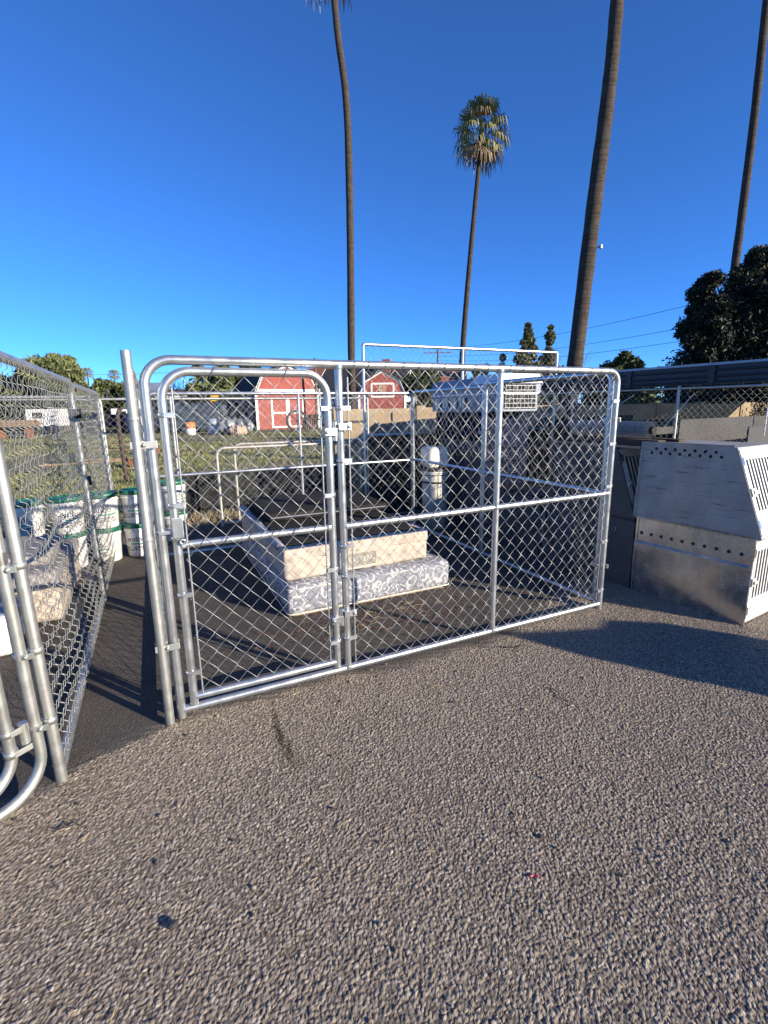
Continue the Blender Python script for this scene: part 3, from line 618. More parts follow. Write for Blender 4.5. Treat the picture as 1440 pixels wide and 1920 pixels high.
def crate(loc, rz, prof, w, label, side, hole_pts, door=True, name='dog_crate', seam=False, group='aluminium dog crates'):
    """prof: (y, z) of bottom front, bottom back, top back, top front; left side faces -x"""
    t_ = thing(name, label, 'dog crate', loc, rz, group)
    (bf, bb, tb, tf) = prof; mb = MB()
    mb.prism([(0, bf[0], bf[1]), (0, bb[0], bb[1]), (0, tb[0], tb[1]), (0, tf[0], tf[1])], (w, 0, 0)); body = mb.build('body', M[side], t_)
    mb = MB()    # folded corner angles
    for (p, q_) in ((bf, tf), (bb, tb), (bf, bb), (tf, tb)):
        for x in (-.002, w - .02):
            a_, b_ = Vector((x + .011, p[0], p[1])), Vector((x + .011, q_[0], q_[1])); dv = (b_ - a_).normalized(); nn = Vector((0, -dv.z, dv.y))
            if x < 0: mb.prism([a_ + Vector((-.0125, 0, 0)) - nn * .0, a_ + Vector((-.0125, 0, 0)) + nn * .018, b_ + Vector((-.0125, 0, 0)) + nn * .018, b_ + Vector((-.0125, 0, 0))], (-.0015, 0, 0))
    for k in range(9):
        for zz, yy0, yy1 in ((tf[1] - .012, tf[0], tb[0]), (bf[1] + .012, bf[0], bb[0])):
            y_ = yy0 + .02 + (yy1 - yy0 - .04) * k / 8; mb.M = Matrix.Translation((-.002, y_, zz)) @ Matrix.Rotation(R(-90), 4, 'Y'); mb.lathe([(0, .003), (.003, .002), (.004, 0)], 6); mb.M = Matrix.Identity(4)
    mb.build('rivets', M[side], t_)
    Ms = basis((0, -1, 0), (0, 0, 1), (-.0005, 0, 0)); holes(t_, Ms, [(-y_, z_) for y_, z_ in hole_pts])
    if seam: q = MB(); q.prism([(-.001, bf[0] + .004, bf[1] + .445), (-.001, bb[0] - .004, bb[1] + .445), (-.014, bb[0] - .004, bb[1] + .428), (-.014, bf[0] + .004, bf[1] + .428)], (0, 0, -.034)); q.build('side_rib', M['alu'], t_)
    if door:
        fv = Vector((0, tf[0] - bf[0], tf[1] - bf[1])); crate_door(t_, basis((1, 0, 0), fv, (0, bf[0], bf[1])), w, fv.length)
    return t_
S1 = K(3.669, -.668); rot1 = A + R(5.5)
crate(S1, rot1, ((0, 0), (.834, 0), (.834, .632), (0, .632)), .64, 'bright aluminium crate with one row of vent holes, under the scuffed slant fronted crate', 'alu',
      [(.055 + k * .081, .515) for k in range(10)], seam=True)
up1 = crate(S1 + Vector((0, 0, .634)), rot1, ((-.036, 0), (.872, 0), (.853, .612), (.186, .616)), .64, 'scuffed grey crate with slanted barred door and two staggered rows of vent holes', 'alu_dull',
      [(.262 + k * .072, .545) for k in range(8)] + [(.30 + k * .072, .578) for k in range(7)])
q = MB(); q.box((.30, .178, .56), (.42, .20, .59), .004); q.box((.34, .17, .57), (.38, .18, .58)); q.build('corner_bracket', M['rusty'], up1)
S2 = K(3.60, .205); rot2 = A
crate(S2, rot2, ((0, 0), (.96, 0), (.96, .588), (0, .588)), .62, 'grey aluminium crate directly behind the bright one, beneath a slant fronted crate', 'alu_shade', [(.18, .488), (.245, .486)] + [(.70 + k * .075, .488) for k in range(3)])
crate(S2 + Vector((0, 0, .59)), rot2, ((0, 0), (.97, 0), (.96, .605), (.235, .61)), .62, 'shaded grey aluminium crate with slanted barred door under the plywood sheet', 'alu_shade', [(.5 + k * .07, .50) for k in range(7)])
S3 = K(3.62, 1.32)
crate(S3, rot2, ((0, 0), (.93, 0), (.93, .585), (0, .585)), .62, 'plain grey aluminium crate in the middle of the crate row, seen through the kennel', 'alu_shade', [])
S4 = K(3.62, 2.34)
crate(S4, rot2, ((0, 0), (1.0, 0), (1.0, .56), (0, .56)), .62, 'grey aluminium crate at the far end of the crate row, lowest of its stack', 'alu_shade', [(.2 + k * .09, .47) for k in range(6)])
crate(S4 + Vector((0, 0, .562)), rot2, ((0, 0), (1.0, 0), (1.0, .56), (.0, .56)), .62, 'grey aluminium crate under the navy covered box at the far end of the row', 'alu_shade', [(.1 + k * .09, .47) for k in range(9)] + [(.15 + k * .09, .43) for k in range(8)], door=False)
b = thing('wire_crate', 'open black wire crate on the plain grey crate in mid row', 'wire crate', S3 + Vector((.0, .0, .587)), A)
mb = MB()
for k in range(10): mb.tube([(.02, .03 + k * .095, 0), (.02, .03 + k * .095, .5)], .004, 5); mb.tube([(.58, .03 + k * .095, 0), (.58, .03 + k * .095, .5)], .004, 5)
for z in (.01, .17, .34, .5): mb.tube([(.02, .03, z), (.02, .885, z), (.58, .885, z), (.58, .03, z), (.02, .03, z)], .005, 5)
mb.build('wire_cage', M['black'], b); q = MB(); q.box((.03, .04, .0), (.57, .88, .03)); q.build('tray', M['black'], b)
b = thing('storage_box', 'navy tarp covered box under the plastic pet carrier', 'box', K(3.62, 2.33, 1.124), A)
soft('tarp', (0, .66, 0, 1.1, 0, .375), M['tarp_blue'], b, 31, .012, .03); soft('dark_flap', (.01, .65, -.045, -.012, -.60, .30), M['tarp_blue'], b, 32, .01, .012)  # flap added to keep the sunlit crate front dark, as if shaded
# plastic pet carrier on top
pc = thing('pet_carrier', 'large plastic pet carrier with white top and vented grey sides on the far crate stack', 'pet carrier', K(3.62, 2.06, 1.50), A)
mb = MB(); mb.M = Matrix.Identity(4)
def rbox(mb, x0, x1, y0, y1, z0, z1, ins, b): mb.prism([(x0, y0 + b, z0), (x0 + b, y0, z0), (x1 - b, y0, z0), (x1, y0 + b, z0), (x1, y1 - b, z0), (x1 - b, y1, z0), (x0 + b, y1, z0), (x0, y1 - b, z0)], (0, 0, z1 - z0))
rbox(mb, 0, .62, 0, 1.5, 0, .20, 0, .05); mb.build('lower_shell', M['grey_plastic'], pc)
mb = MB(); prof = [(.0, .21), (.0, .30), (.05, .40), (.57, .40), (.62, .30), (.62, .21)]
mb.prism([(x, .005, z) for x, z in prof], (0, 1.49, 0)); mb.build('upper_shell', M['grey_plastic'], pc)
mb = MB(); mb.prism([(-.012, -.015, .32), (.045, -.015, .425), (.575, -.015, .425), (.632, -.015, .32)], (0, .52, 0)); mb.build('white_top', M['white_plastic'], pc)
rm = MB(); rbox(rm, -.012, .632, -.012, 1.512, .198, .215, 0, .05); rm.build('rim', M['white_plastic'], pc)
for k in range(12): q = MB(); q.box((-.004, .62 + k * .065, .05), (.006, .655 + k * .065, .17)); q.build('vent_slot', M['cream'] if k % 3 else M['dark'], pc)
gr = MB()
for k in range(9): gr.tube([(.09 + k * .055, -.012, .03), (.09 + k * .055, -.012, .30)], .004, 5)
for k in range(6): gr.tube([(.08, -.014, .04 + k * .05), (.54, -.014, .04 + k * .05)], .004, 5)
gr.build('wire_door', M['wire'], pc); q = MB(); q.box((.075, -.006, .025), (.545, .002, .31)); q.build('dark_opening', M['dark'], pc)
# things on the second stack
pw = MB(); pw.box((-.03, -.02, 1.203), (.62, .98, 1.222)); o = pw.build('plywood_sheet', M['wood'], None, S2, A); tag(o, 'weathered plywood sheet on the shaded crate with the slanted door', 'plywood')
bmx = MB(); bmx.box((.0, -.15, 1.223), (.09, .95, 1.275), .004); bmx.box((.30, -.12, 1.223), (.39, .96, 1.27), .004); o = bmx.build('timber_beam', M['beam'], None, S2, A); tag(o, 'dark timber beams on the plywood sheet under the rolled mesh', 'timber')
rl = thing('mesh_roll', 'rolled up chain link lying on the dark timber beams', 'mesh roll', S2 + Vector((0, 0, 1.345)), A)
mb = MB(); rg = random.Random(3)
for lay in range(3):
    rad = .068 - lay * .016
    for k in range(16):
        for sgn in (1, -1):
            mb.tube([(.15 + rad * math.cos(a_ := k * .3927 + sgn * j * .19 + lay), .02 + j * .043, rad * math.sin(a_)) for j in range(20)], .0024, 4, False)
mb.build('wire_mesh', M['wire'], rl)
mb = MB(); mb.tube([(.15, .0, 0), (.15, .86, 0)], .03, 8); mb.build('core', M['dark_fill'], rl)
# unseen blocker added beyond the right edge, its outline worked back from the asphalt shadow
az = R(SUN_AZ); s_ = Vector((math.cos(az), math.sin(az), 0)); cperp = Vector((-s_.y, s_.x, 0)); a0, tn = 3.5, math.tan(R(SUN_EL))
hh = lambda a_: (a0 - a_) * tn
cs = thing('shadow_caster', 'added unseen block beyond the right edge, shaped to cast the asphalt shadow', 'shadow caster', s_ * a0 + cperp * 3.06, math.atan2(cperp.y, cperp.x))
mb = MB(); mb.box((.03, -.5, 0), (.74, 0, hh(.5))); mb.build('caster_base', M['alu'], cs)
mb = MB(); mb.prism([(.0, 0, hh(.5) + .002), (.78, 0, hh(.5) + .002), (.76, 0, hh(.1)), (.62, 0, hh(-.27)), (.45, 0, hh(-.30)), (.22, 0, hh(-.62)), (.06, 0, hh(-.92)), (-.02, 0, hh(-.30))], (0, -.5, 0)); mb.build('caster_top', M['alu_dull'], cs)
mb = MB(); mb.prism([(-.03, 0, hh(.18)), (.02, 0, hh(.18)), (.04, 0, hh(-.1)), (-.005, 0, hh(-.05))], (0, -.1, 0)); mb.build('caster_fin', M['alu'], cs)

# ------------------------------------------------------------------ behind the kennel: fences, loose panels, wall, bin
def fence(name, label, p0, p1, H, spacing, post_r=.022, rail_r=.02, cw=.095, mid=False, mat='galv_old', z0=0.0, wire='wire_old', zb=.05, group=None):
    p0, p1 = Vector(p0), Vector(p1); L = (p1 - p0).length; t_ = thing(name, label, 'fence', p0, math.atan2(p1.y - p0.y, p1.x - p0.x), group)
    n = max(1, round(L / spacing))
    for k in range(n + 1): q = MB(); q.tube([(L * k / n, 0, z0), (L * k / n, 0, H - .0)], post_r, 8); q.lathe([(post_r + .006, -.02), (post_r + .006, .0), (.008, .018), (0, .02)], 8, (L * k / n, 0, H)); q.build('post', M[mat], t_)
    q = MB(); q.tube([(0, 0, H - .03), (L, 0, H - .03)], rail_r, 8); q.build('top_rail', M[mat], t_)
    if mid: q = MB(); q.tube([(0, 0, (H + z0) / 2), (L, 0, (H + z0) / 2)], rail_r, 8); q.build('middle_rail', M[mat], t_)
    mesh_panel(t_, L, H - .06 - zb - z0, (0, -.024, zb + z0), 0, cw, cw * 1.05, .0016, mat=M[wire], fine=False, sides=3); return t_
fence('field_fence', 'long weathered chain link fence between the kennels and the grass field', K(-9, 5.3), K(3.4, 5.3), 1.765, 3.1)
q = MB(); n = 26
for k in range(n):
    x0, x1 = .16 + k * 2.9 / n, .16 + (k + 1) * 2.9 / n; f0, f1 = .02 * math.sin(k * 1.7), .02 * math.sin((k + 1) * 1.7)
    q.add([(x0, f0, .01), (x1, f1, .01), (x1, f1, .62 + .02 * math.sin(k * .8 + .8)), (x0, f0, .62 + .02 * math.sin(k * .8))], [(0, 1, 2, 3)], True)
o = q.build('dark_fill', M['dark_fill'], None, K(0, 5.22), A); tag(o, 'added black sheet standing in for shaded ground along the field fence', 'shade stand-in')  # sheet added where the ground behind the kennel only lies in shadow
tp = thing('tall_panel', 'bright tall chain link panel rising above the kennel in front of the palms', 'fence panel', K(2.62, 3.62), A + R(-1.0))
flat_panel(tp, 0, 0, 0, 3.32, 2.40, 'frame', mid=1.2, posts=(1.55,), r=.021, cr=.03, zb=.06)
for (x, y, W, H, lb, ro) in ((.76, 4.30, 2.05, 1.09, 'rusty low chain link panel leaning nearest behind the kennel', -2), (1.02, 4.52, 2.0, 1.12, 'second rusty low panel leaning behind the first', -6)):
    t_ = thing('low_panel', lb, 'fence panel', K(x, y), A + R(ro), 'low panels stored behind the kennel')
    flat_panel(t_, 0, 0, 0, W, H, 'frame', mid=None, mat='rusty', r=.02, cr=.1)
bn = thing('cream_bin', 'tall cream plastic bin with black bands in a slot of sun behind the crates', 'bin', K(3.30, 2.92), A + R(8))
mb = MB(); mb.lathe([(0, .0), (.155, 0), (.168, .70), (.174, .72), (.174, .76)], 24); mb.build('body', M['cream'], bn)
for z in (.60, .70): mb = MB(); mb.lathe([(.1665, z), (.171, z), (.171, z + .022), (.167, z + .022)], 24); mb.build('black_band', M['black'], bn)
mb = MB(); mb.lathe([(.176, .755), (.18, .78), (.15, .80), (0, .81)], 24); mb.build('lid', M['black'], bn)
o = soft('white_sack', (-.15, .15, -.12, .12, 0, .25), M['cream'], None, 41, .022, .05); o.location = K(3.31, 2.92, .80); o.rotation_euler = (0, 0, A); tag(o, 'cream sack slumped on the black lid of the bin', 'sack')
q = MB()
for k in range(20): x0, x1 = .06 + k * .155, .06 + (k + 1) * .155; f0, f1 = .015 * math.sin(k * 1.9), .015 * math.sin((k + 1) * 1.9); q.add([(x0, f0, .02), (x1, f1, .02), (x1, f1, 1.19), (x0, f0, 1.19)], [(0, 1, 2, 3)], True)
o = q.build('dark_fill', M['dark_fill'], None, K(2.62, 3.66), A - R(1)); tag(o, 'added black sheet on the lower tall panel standing in for shade behind it', 'shade stand-in')  # added sheet, its black imitates the shade on the wall beyond
# tan wall, built of panels between piers
wl = thing('tan_wall', 'tan block boundary wall behind the kennels and the roofed runs', 'wall', K(3.3, 6.5), A - R(1.5))
for k in range(10):
    q = MB(); q.box((k * 1.8 + .008, 0, -.02), (k * 1.8 + 1.792, .14, 1.55 + .012 * ((k * 7) % 3)), .01); q.build('wall_panel', M['tan_wall'], wl)
    q = MB(); q.box((k * 1.8 - .1, -.03, -.02), (k * 1.8 + .1, .17, 1.60), .01); q.build('pier', M['tan_wall'], wl)

# ------------------------------------------------------------------ roofed runs on the right
rr_ = thing('roofed_kennel_run', 'roofed chain link kennel run with dark blue metal fascia along the right side', 'kennel run', K(6.12, .0), A + R(7.5))
LEN = 4.5; WID = 11.5
mb = MB(); mb.box((-.03, 0, 1.77), (.012, LEN, 1.985)); fas = mb.build('fascia', M['fascia'], rr_)
for z in (1.80, 1.86, 1.93): q = MB(); q.tube([(-.035, 0, z), (-.035, LEN, z)], .013, 8); q.build('fascia_rib', M['fascia'], fas)
q = MB(); q.box((-.06, -.02, 1.985), (.02, LEN + .02, 2.012)); q.build('drip_edge', M['fascia_edge'], fas)
for k in range(6): q = MB(); q.box((-.052, k * 1.0 + .1, 1.78), (-.046, k * 1.0 + .17, 1.98)); q.build('joint_cover', M['fascia_edge'] if 0 else M['fascia'], fas)
mb = MB(); n = 60
vs_ = [(x, LEN * k / n, 1.985 + (x + .03) * .02 + (.012 if k % 2 else 0)) for x in (-.03, WID) for k in range(n + 1)]
mb.add(vs_, [(k, k + 1, k + n + 2, k + n + 1) for k in range(n)]); mb.add([(x, y, z - .02) for x, y, z in vs_], [(k + 1, k, k + n + 1, k + n + 2) for k in range(n)]); mb.build('roof', M['fascia'], rr_)
for k in range(0, 7, 2):
    for x in (0.0, 3.0, WID - .1): q = MB(); q.tube([(x, k * LEN / 6, 0), (x, k * LEN / 6, 1.98)], .017, 8); q.build('post', M['galv_old'], rr_)
for x in (0.0,):
    for z in (.9, 1.74): q = MB(); q.tube([(x, 0, z), (x, LEN, z)], .018, 8); q.build('rail', M['galv_old'], rr_)
    mesh_panel(rr_, LEN, 1.66, (x - .02, 0, .05), R(90), .075, .08, .0020, mat=M['wire'], fine=False, sides=3)
for k in range(1, 6): q = MB(); q.box((.1, k * LEN / 6 - .01, .05), (2.9, k * LEN / 6 + .01, 1.22 + .07 * (k % 3))); q.build('dark_divider', M['bed_grey'], rr_)  # raised dark fill, imitating shade on the lower wall behind
for k in range(4): q = MB(); q.tube([(-.03, k * LEN / 4 + .55, 1.2), (-.03, k * LEN / 6 + .55, 1.68)], .006, 6); q.build('tension_bar', M['alu_door'], rr_)

# ------------------------------------------------------------------ trees
def cards(cen, rad, n, size, rg, droop=0.0, shell=.55, aspect=2.2):
    """leaf sized quads scattered through ellipsoids"""
    cen = np.asarray(cen, float); rad = np.asarray(rad, float); k = rg.integers(0, len(cen), n)
    d = rg.normal(size=(n, 3)); d /= np.linalg.norm(d, axis=1, keepdims=True); q = rg.uniform(shell, 1.0, n) ** .7
    p = cen[k] + d * rad[k] * q[:, None] * rg.uniform(.7, 1.08, n)[:, None]
    a = rg.normal(size=(n, 3)); a[:, 2] -= droop * 2; a /= np.linalg.norm(a, axis=1, keepdims=True)
    b = np.cross(a, rg.normal(size=(n, 3))); b /= np.linalg.norm(b, axis=1, keepdims=True)
    s = size * rg.uniform(.55, 1.35, n)[:, None]; a = a * s * aspect / 2; b = b * s / 2
    V = np.stack([p - a, p + b * .8, p + a, p - b * .8], 1).reshape(-1, 3); F = np.arange(4 * n).reshape(-1, 4); return V, F
def clumps(rg, n, h0, h1, R0, shape):
    z = rg.uniform(0, 1, n); ang = rg.uniform(0, 2 * np.pi, n); rr = shape(z) * R0 * np.sqrt(rg.uniform(.05, 1, n))
    return np.stack([rr * np.cos(ang), rr * np.sin(ang), h0 + z * (h1 - h0)], 1)
def tree(name, label, cat, loc, H, Rr, mat, n=3500, leaf_=.25, h0=.25, shape=None, nc=26, cr=.32, droop=0., seed=0, group=None, trunk_r=.18, limbs=5, extra=None):
    rg = np.random.default_rng(seed + 100); shape = shape or (lambda z: np.sqrt(np.clip(1 - (2 * z - .9) ** 2 / 1.3, .05, 1)))
    t_ = thing(name, label, cat, loc, rg.uniform(0, 6), group)
    cen = clumps(rg, nc, H * h0, H * .94, Rr * .8, shape); zz = (cen[:, 2] / H - h0) / (.94 - h0); rad = np.repeat((rg.uniform(.6, 1.25, nc) * (.35 + .8 * np.clip(shape(zz), 0, 1)))[:, None] * Rr * cr, 3, 1) * np.array([1, 1, .85])
    V, F = cards(cen, rad, n, leaf_, rg, droop); link('crown', np_mesh('crown', V, F, mat), t_)
    if extra: V, F = cards(cen[:max(2, nc // 6)] * np.array([1.06, 1.06, 1]), rad[:max(2, nc // 6)], n // 9, leaf_, rg, droop); link('browned_leaves', np_mesh('crown', V, F, extra), t_)
    mb = MB(); mb.tube([(0, 0, -.05), (.03, .02, H * h0 * .6), (0, .05, H * .55), (0, 0, H * .85)], [trunk_r, trunk_r * .8, trunk_r * .5, trunk_r * .15], 8)
    for k in range(limbs): c_ = cen[k % nc]; mb.tube([(0, .03, H * h0 * .7 + .04 * k), (c_[0] * .5, c_[1] * .5, (H * h0 + c_[2]) / 2), tuple(c_)], [trunk_r * .5, trunk_r * .3, trunk_r * .1], 6)
    mb.build('trunk', M['bark'], t_); return t_
cone = lambda z: np.clip(1.0 - z, .02, 1) ** .85
tree('cypress_tree', 'large dark cypress rising above the roofed run at the right edge', 'tree', (12.6, 17.2, 0), 6.7, 2.7, M['cypress'], 150000, .068, .02, lambda z: np.clip(1.1 - z ** 2.2, .1, 1) , 150, .31, -.3, 3, extra=M['cypress_tan'], trunk_r=.3)
tree('cypress_tree', 'smaller dark cypress clump with sky gaps left of the leaning palm trunk', 'tree', (10.15, 16.0, 0), 5.7, 1.05, M['cypress'], 60000, .06, .02, lambda z: np.clip(1.1 - .7 * z, .1, 1), 120, .40, -.3, 4, trunk_r=.2)
tree('round_tree', 'low rounded tree between the kennel corner and the dark cypress', 'tree', (11.3, 24, 0), 4.0, 1.9, M['hedge'], 5000, .2, .15, None, 22, .36, 0, 5)
tree('round_tree', 'small pale bush just right of the thick palm trunk', 'tree', (9.4, 26, 0), 3.5, 1.0, M['willow'], 2500, .16, .15, None, 14, .4, 0, 6)
tree('conifer', 'taller of the two pointed conifers behind the tall panel', 'tree', (17.3, 60, 0), 11.6, 3.6, M['conifer'], 16000, .26, .08, cone, 110, .2, -.2, 7, 'conifers beyond the wall')
tree('conifer', 'narrower pointed conifer just left of the thick palm trunk', 'tree', (20.3, 61, 0), 11.4, 2.8, M['conifer'], 12000, .24, .08, cone, 90, .24, -.2, 8, 'conifers beyond the wall')
for x, h, lb, sd_ in ((14.9, 8.0, 'short dark conifer left of the taller pointed one', 9), (11.6, 6.9, 'leftmost faint conifer above the pet carrier', 10), (12.9, 7.1, 'second faint conifer above the pet carrier', 11)):
    tree('conifer', lb, 'tree', (x, 62, 0), h, 1.5, M['conifer'], 3000, .32, .12, cone, 22, .34, -.2, sd_, 'conifers beyond the wall')
tree('pepper_tree', 'big rounded green tree above the weathered kennel', 'tree', (-32.2, 50, 0), 7.2, 4.1, M['willow'], 34000, .21, .1, None, 48, .32, .5, 12, trunk_r=.4)
tree('pepper_tree', 'drooping green tree at the far left edge behind the white trailer', 'tree', (-37.5, 50, 0), 5.2, 3.0, M['willow'], 7000, .3, .1, None, 28, .34, .5, 13, trunk_r=.3)
for k, (x, h) in enumerate(((-31.2, 5.3), (-28.4, 5.0))): tree('hedge_bush', ('dense green bush right of the big rounded tree', 'dense green bush above the brown roof at the left')[k], 'bush', (x, 56, 0), h, 2.4, M['hedge'], 5000, .26, .05, None, 26, .38, 0, 14 + k)
tree('broadleaf_tree', 'green tree seen through the gate between the bare shrubs and the red shed', 'tree', (-17.6, 52, 0), 6.6, 3.1, M['willow'], 9000, .28, .1, None, 34, .34, .3, 17)
tree('broadleaf_tree', 'dark green tree close to the left of the red shed roof', 'tree', (-14.2, 54, 0), 7.0, 2.2, M['hedge'], 6000, .26, .1, None, 28, .34, .3, 18)
tree('garden_tree', 'leafy tree beside the second red shed in front of the tiled house', 'tree', (4.0, 50, 0), 5.5, 2.7, M['hedge'], 8000, .24, .1, None, 34, .33, 0, 19)
tree('garden_tree', 'low shrub at the foot of the right utility pole', 'bush', (6.6, 52, 0), 3.6, 1.4, M['hedge'], 3000, .22, .05, None, 16, .4, 0, 20)
def bare(name, label, loc, H, n, seed, mat='twig', group=None):
    rg = random.Random(seed); t_ = thing(name, label, 'tree', loc, 0, group); mb = MB()
    def br(p, d, L, r, dep):
        q = p + d * L * .5 + Vector((rg.uniform(-.1, .1), rg.uniform(-.1, .1), .05)) * L; e = p + d * L
        mb.tube([p, q, e], [r, r * .75, r * .5], 5, False)
        if dep > 0:
            for _ in range(n): br(e if rg.random() < .6 else q, (d + Vector((rg.uniform(-.8, .8), rg.uniform(-.8, .8), rg.uniform(-.1, .6)))).normalized(), L * rg.uniform(.5, .75), r * .5, dep - 1)
    for _ in range(3): br(Vector((rg.uniform(-.2, .2), 0, 0)), Vector((rg.uniform(-.4, .4), rg.uniform(-.3, .3), 1)).normalized(), H * .38, .06 * H / 4, 4)
    mb.build('branches', M[mat], t_); return t_
for k, (x, lb) in enumerate(((-25.2, 'leftmost bare grey shrub behind the gate corner'), (-22.8, 'bare grey shrub in the middle behind the gate'), (-20.6, 'bare grey shrub next to the green tree behind the gate'))):
    bare('bare_shrub', lb, (x, 54, 0), 6.6, 3, 50 + k, group='bare shrubs across the field')
bare('bare_tree', 'bare branching tree close beside the thick palm trunk', (13.2, 36, 0), 6.6, 2, 60)
# palms
def palm_crown(seed, Rr):
    rg = np.random.default_rng(seed); Vg, Fg, Vd, Fd = [], [], [], []
    def strip(V, F, p, q, s_, w_):
        n = len(V); V += [p - s_ * w_, p + s_ * w_, q + s_ * w_ * .25, q - s_ * w_ * .25]; F.append((n, n + 1, n + 2, n + 3))
    def stripw(V, F, p, q, s_, w_):
        n = len(V); V += [p - s_ * w_ * .5, p + s_ * w_ * .5, q + s_ * w_ * .62, q - s_ * w_ * .62]; F.append((n, n + 1, n + 2, n + 3))
    nf = 38
    for k in range(nf):
        f = k / nf; el = 1.2 - 2.15 * f; az = k * 2.39996 + rg.uniform(-.2, .2); dead = f > .86 or (k % 6 == 3 and f > .35)
        d = np.array([math.cos(az) * math.cos(el), math.sin(az) * math.cos(el), math.sin(el)]); L = Rr * (.44 + .16 * rg.uniform())
        base = np.array([0, 0, -.28 * f * Rr]); droop = .32 + .35 * f
        tip = base + d * L + np.array([0, 0, -droop * L * .35]); side = np.cross(d, [0, 0, 1.]); side /= np.linalg.norm(side) + 1e-6
        V, F = (Vd, Fd) if dead else (Vg, Fg)
        upv = np.cross(side, d); strip(V, F, base, tip, side, .022 * Rr / 1.6); strip(V, F, base, tip, upv, .014 * Rr / 1.6)
        fd = tip - base; fd /= np.linalg.norm(fd)
        for j in range(19):
            th = (j - 9) / 9 * 1.75 + rg.uniform(-.06, .06); dl = fd * math.cos(th) + side * math.sin(th); dl = dl + upv * rg.uniform(-.12, .12)
            l1 = Rr * rg.uniform(.32, .42) * (.65 + .35 * math.cos(th)); m_ = tip + dl * l1; e_ = m_ + (dl * .35 + np.array([0, 0, -1.0]) * rg.uniform(.75, 1.15)) * Rr * rg.uniform(.16, .32)
            sw = np.cross(dl, upv); sw /= np.linalg.norm(sw) + 1e-6
            stripw(V, F, tip, m_, sw, .05 * Rr / 1.6); n = len(V); V += [m_ - sw * .03, m_ + sw * .03, e_ + sw * .008, e_ - sw * .008]; F.append((n, n + 1, n + 2, n + 3))
    return (np.array(Vg), np.array(Fg)), (np.array(Vd), np.array(Fd))
def palm(label, pts, r0_, r1_, Rr, seed, crown=True, off=(0, 0, 0)):
    p0 = Vector(pts[0]); t_ = thing('palm_tree', label, 'palm tree', (p0.x, p0.y, 0), 0, 'tall fan palms')
    # smooth curve through the trunk points
    P = [Vector(p) - Vector((p0.x, p0.y, 0)) for p in pts]; Q = []
    for i in range(len(P) - 1):
        a_, b_, c_, d_ = P[max(i - 1, 0)], P[i], P[i + 1], P[min(i + 2, len(P) - 1)]
        for s in range(10):
            u = s / 10; Q.append(.5 * ((2 * b_) + (c_ - a_) * u + (2 * a_ - 5 * b_ + 4 * c_ - d_) * u * u + (3 * b_ - a_ - 3 * c_ + d_) * u ** 3))
    Q.append(P[-1]); n = len(Q); mb = MB(); rg = random.Random(seed)
    mb.tube(Q, [(r0_ + (r1_ - r0_) * (i / (n - 1)) ** .8) * (1 + rg.uniform(-.035, .035)) + (.12 * r0_ if i < 2 else 0) for i in range(n)], 16); mb.build('trunk', M['palm_bark'], t_)
    (Vg, Fg), (Vd, Fd) = palm_crown(seed, Rr); top = np.array(P[-1]) + np.array(off)
    for nm, V, F, m_ in (('crown', Vg, Fg, 'palm_green'), ('dead_fronds', Vd, Fd, 'palm_dead')): link(nm, np_mesh(nm, V + top, F, M[m_]), t_)
    return t_
palm('slender palm with curved trunk left of centre, its crown above the picture', [(-1.33, 22, 0), (-1.314, 22, 3.754), (-1.214, 22, 9.42), (-1.226, 22, 13.2), (-1.482, 22, 15.54), (-1.62, 22, 17.2), (-1.74, 22, 19.2)], .175, .115, 1.6, 71)
palm('palm whose whole shaggy crown stands against the sky', [(3.93, 25, 0), (3.985, 25, 3.72), (4.259, 25, 8.115), (4.60, 25, 12.4), (4.68, 25, 13.85)], .17, .085, 1.38, 72, off=(0, 0, .2))
palm('thick dark palm trunk leaning right behind the kennel corner', [(4.42, 12, 0), (4.613, 12, 2.55), (4.802, 12, 5.77), (4.951, 12, 8.05), (5.0, 12, 9.76), (5.04, 12, 15.5)], .200, .122, 1.6, 73)
palm('leaning palm trunk in front of the dark cypress at the right edge', [(13.2, 20, 0), (13.47, 20, 3.94), (13.573, 20, 6.28), (13.6, 20, 11.13), (13.52, 20, 15.17), (13.5, 20, 18.5)], .165, .12, 1.6, 74)
for x, h, lb in ((-41, 5.9, 'tiny far palm right of the big rounded tree'), (-37.3, 5.6, 'tiny far palm beside the weathered kennel post')):
    t_ = thing('far_palm', lb, 'palm tree', (x * 1.72, 120, 0), 0, 'tiny palms on the skyline'); hh_ = h * 1.9
    mb = MB(); mb.tube([(0, 0, 0), (.1, 0, hh_)], [.25, .16], 6); mb.build('trunk', M['palm_bark'], t_)
    (Vg, Fg), (Vd, Fd) = palm_crown(int(-x), 1.5); link('crown', np_mesh('crown', Vg * np.array([1.1, 1.1, .9]) + np.array([.1, 0, hh_]), Fg, M['palm_green']), t_)
# lamp on the thick palm
q = MB(); q.tube([(0, 0, 0), (.07, -.01, .01)], .018, 8); q.cur = 1; q.tube([(.07, -.01, -.03), (.07, -.01, .045)], .035, 10); o = q.build('security_light', [M['black'], M['white_plastic']], None, (4.93, 11.93, 5.05)); tag(o, 'small white security light fixed to the thick palm trunk', 'light')

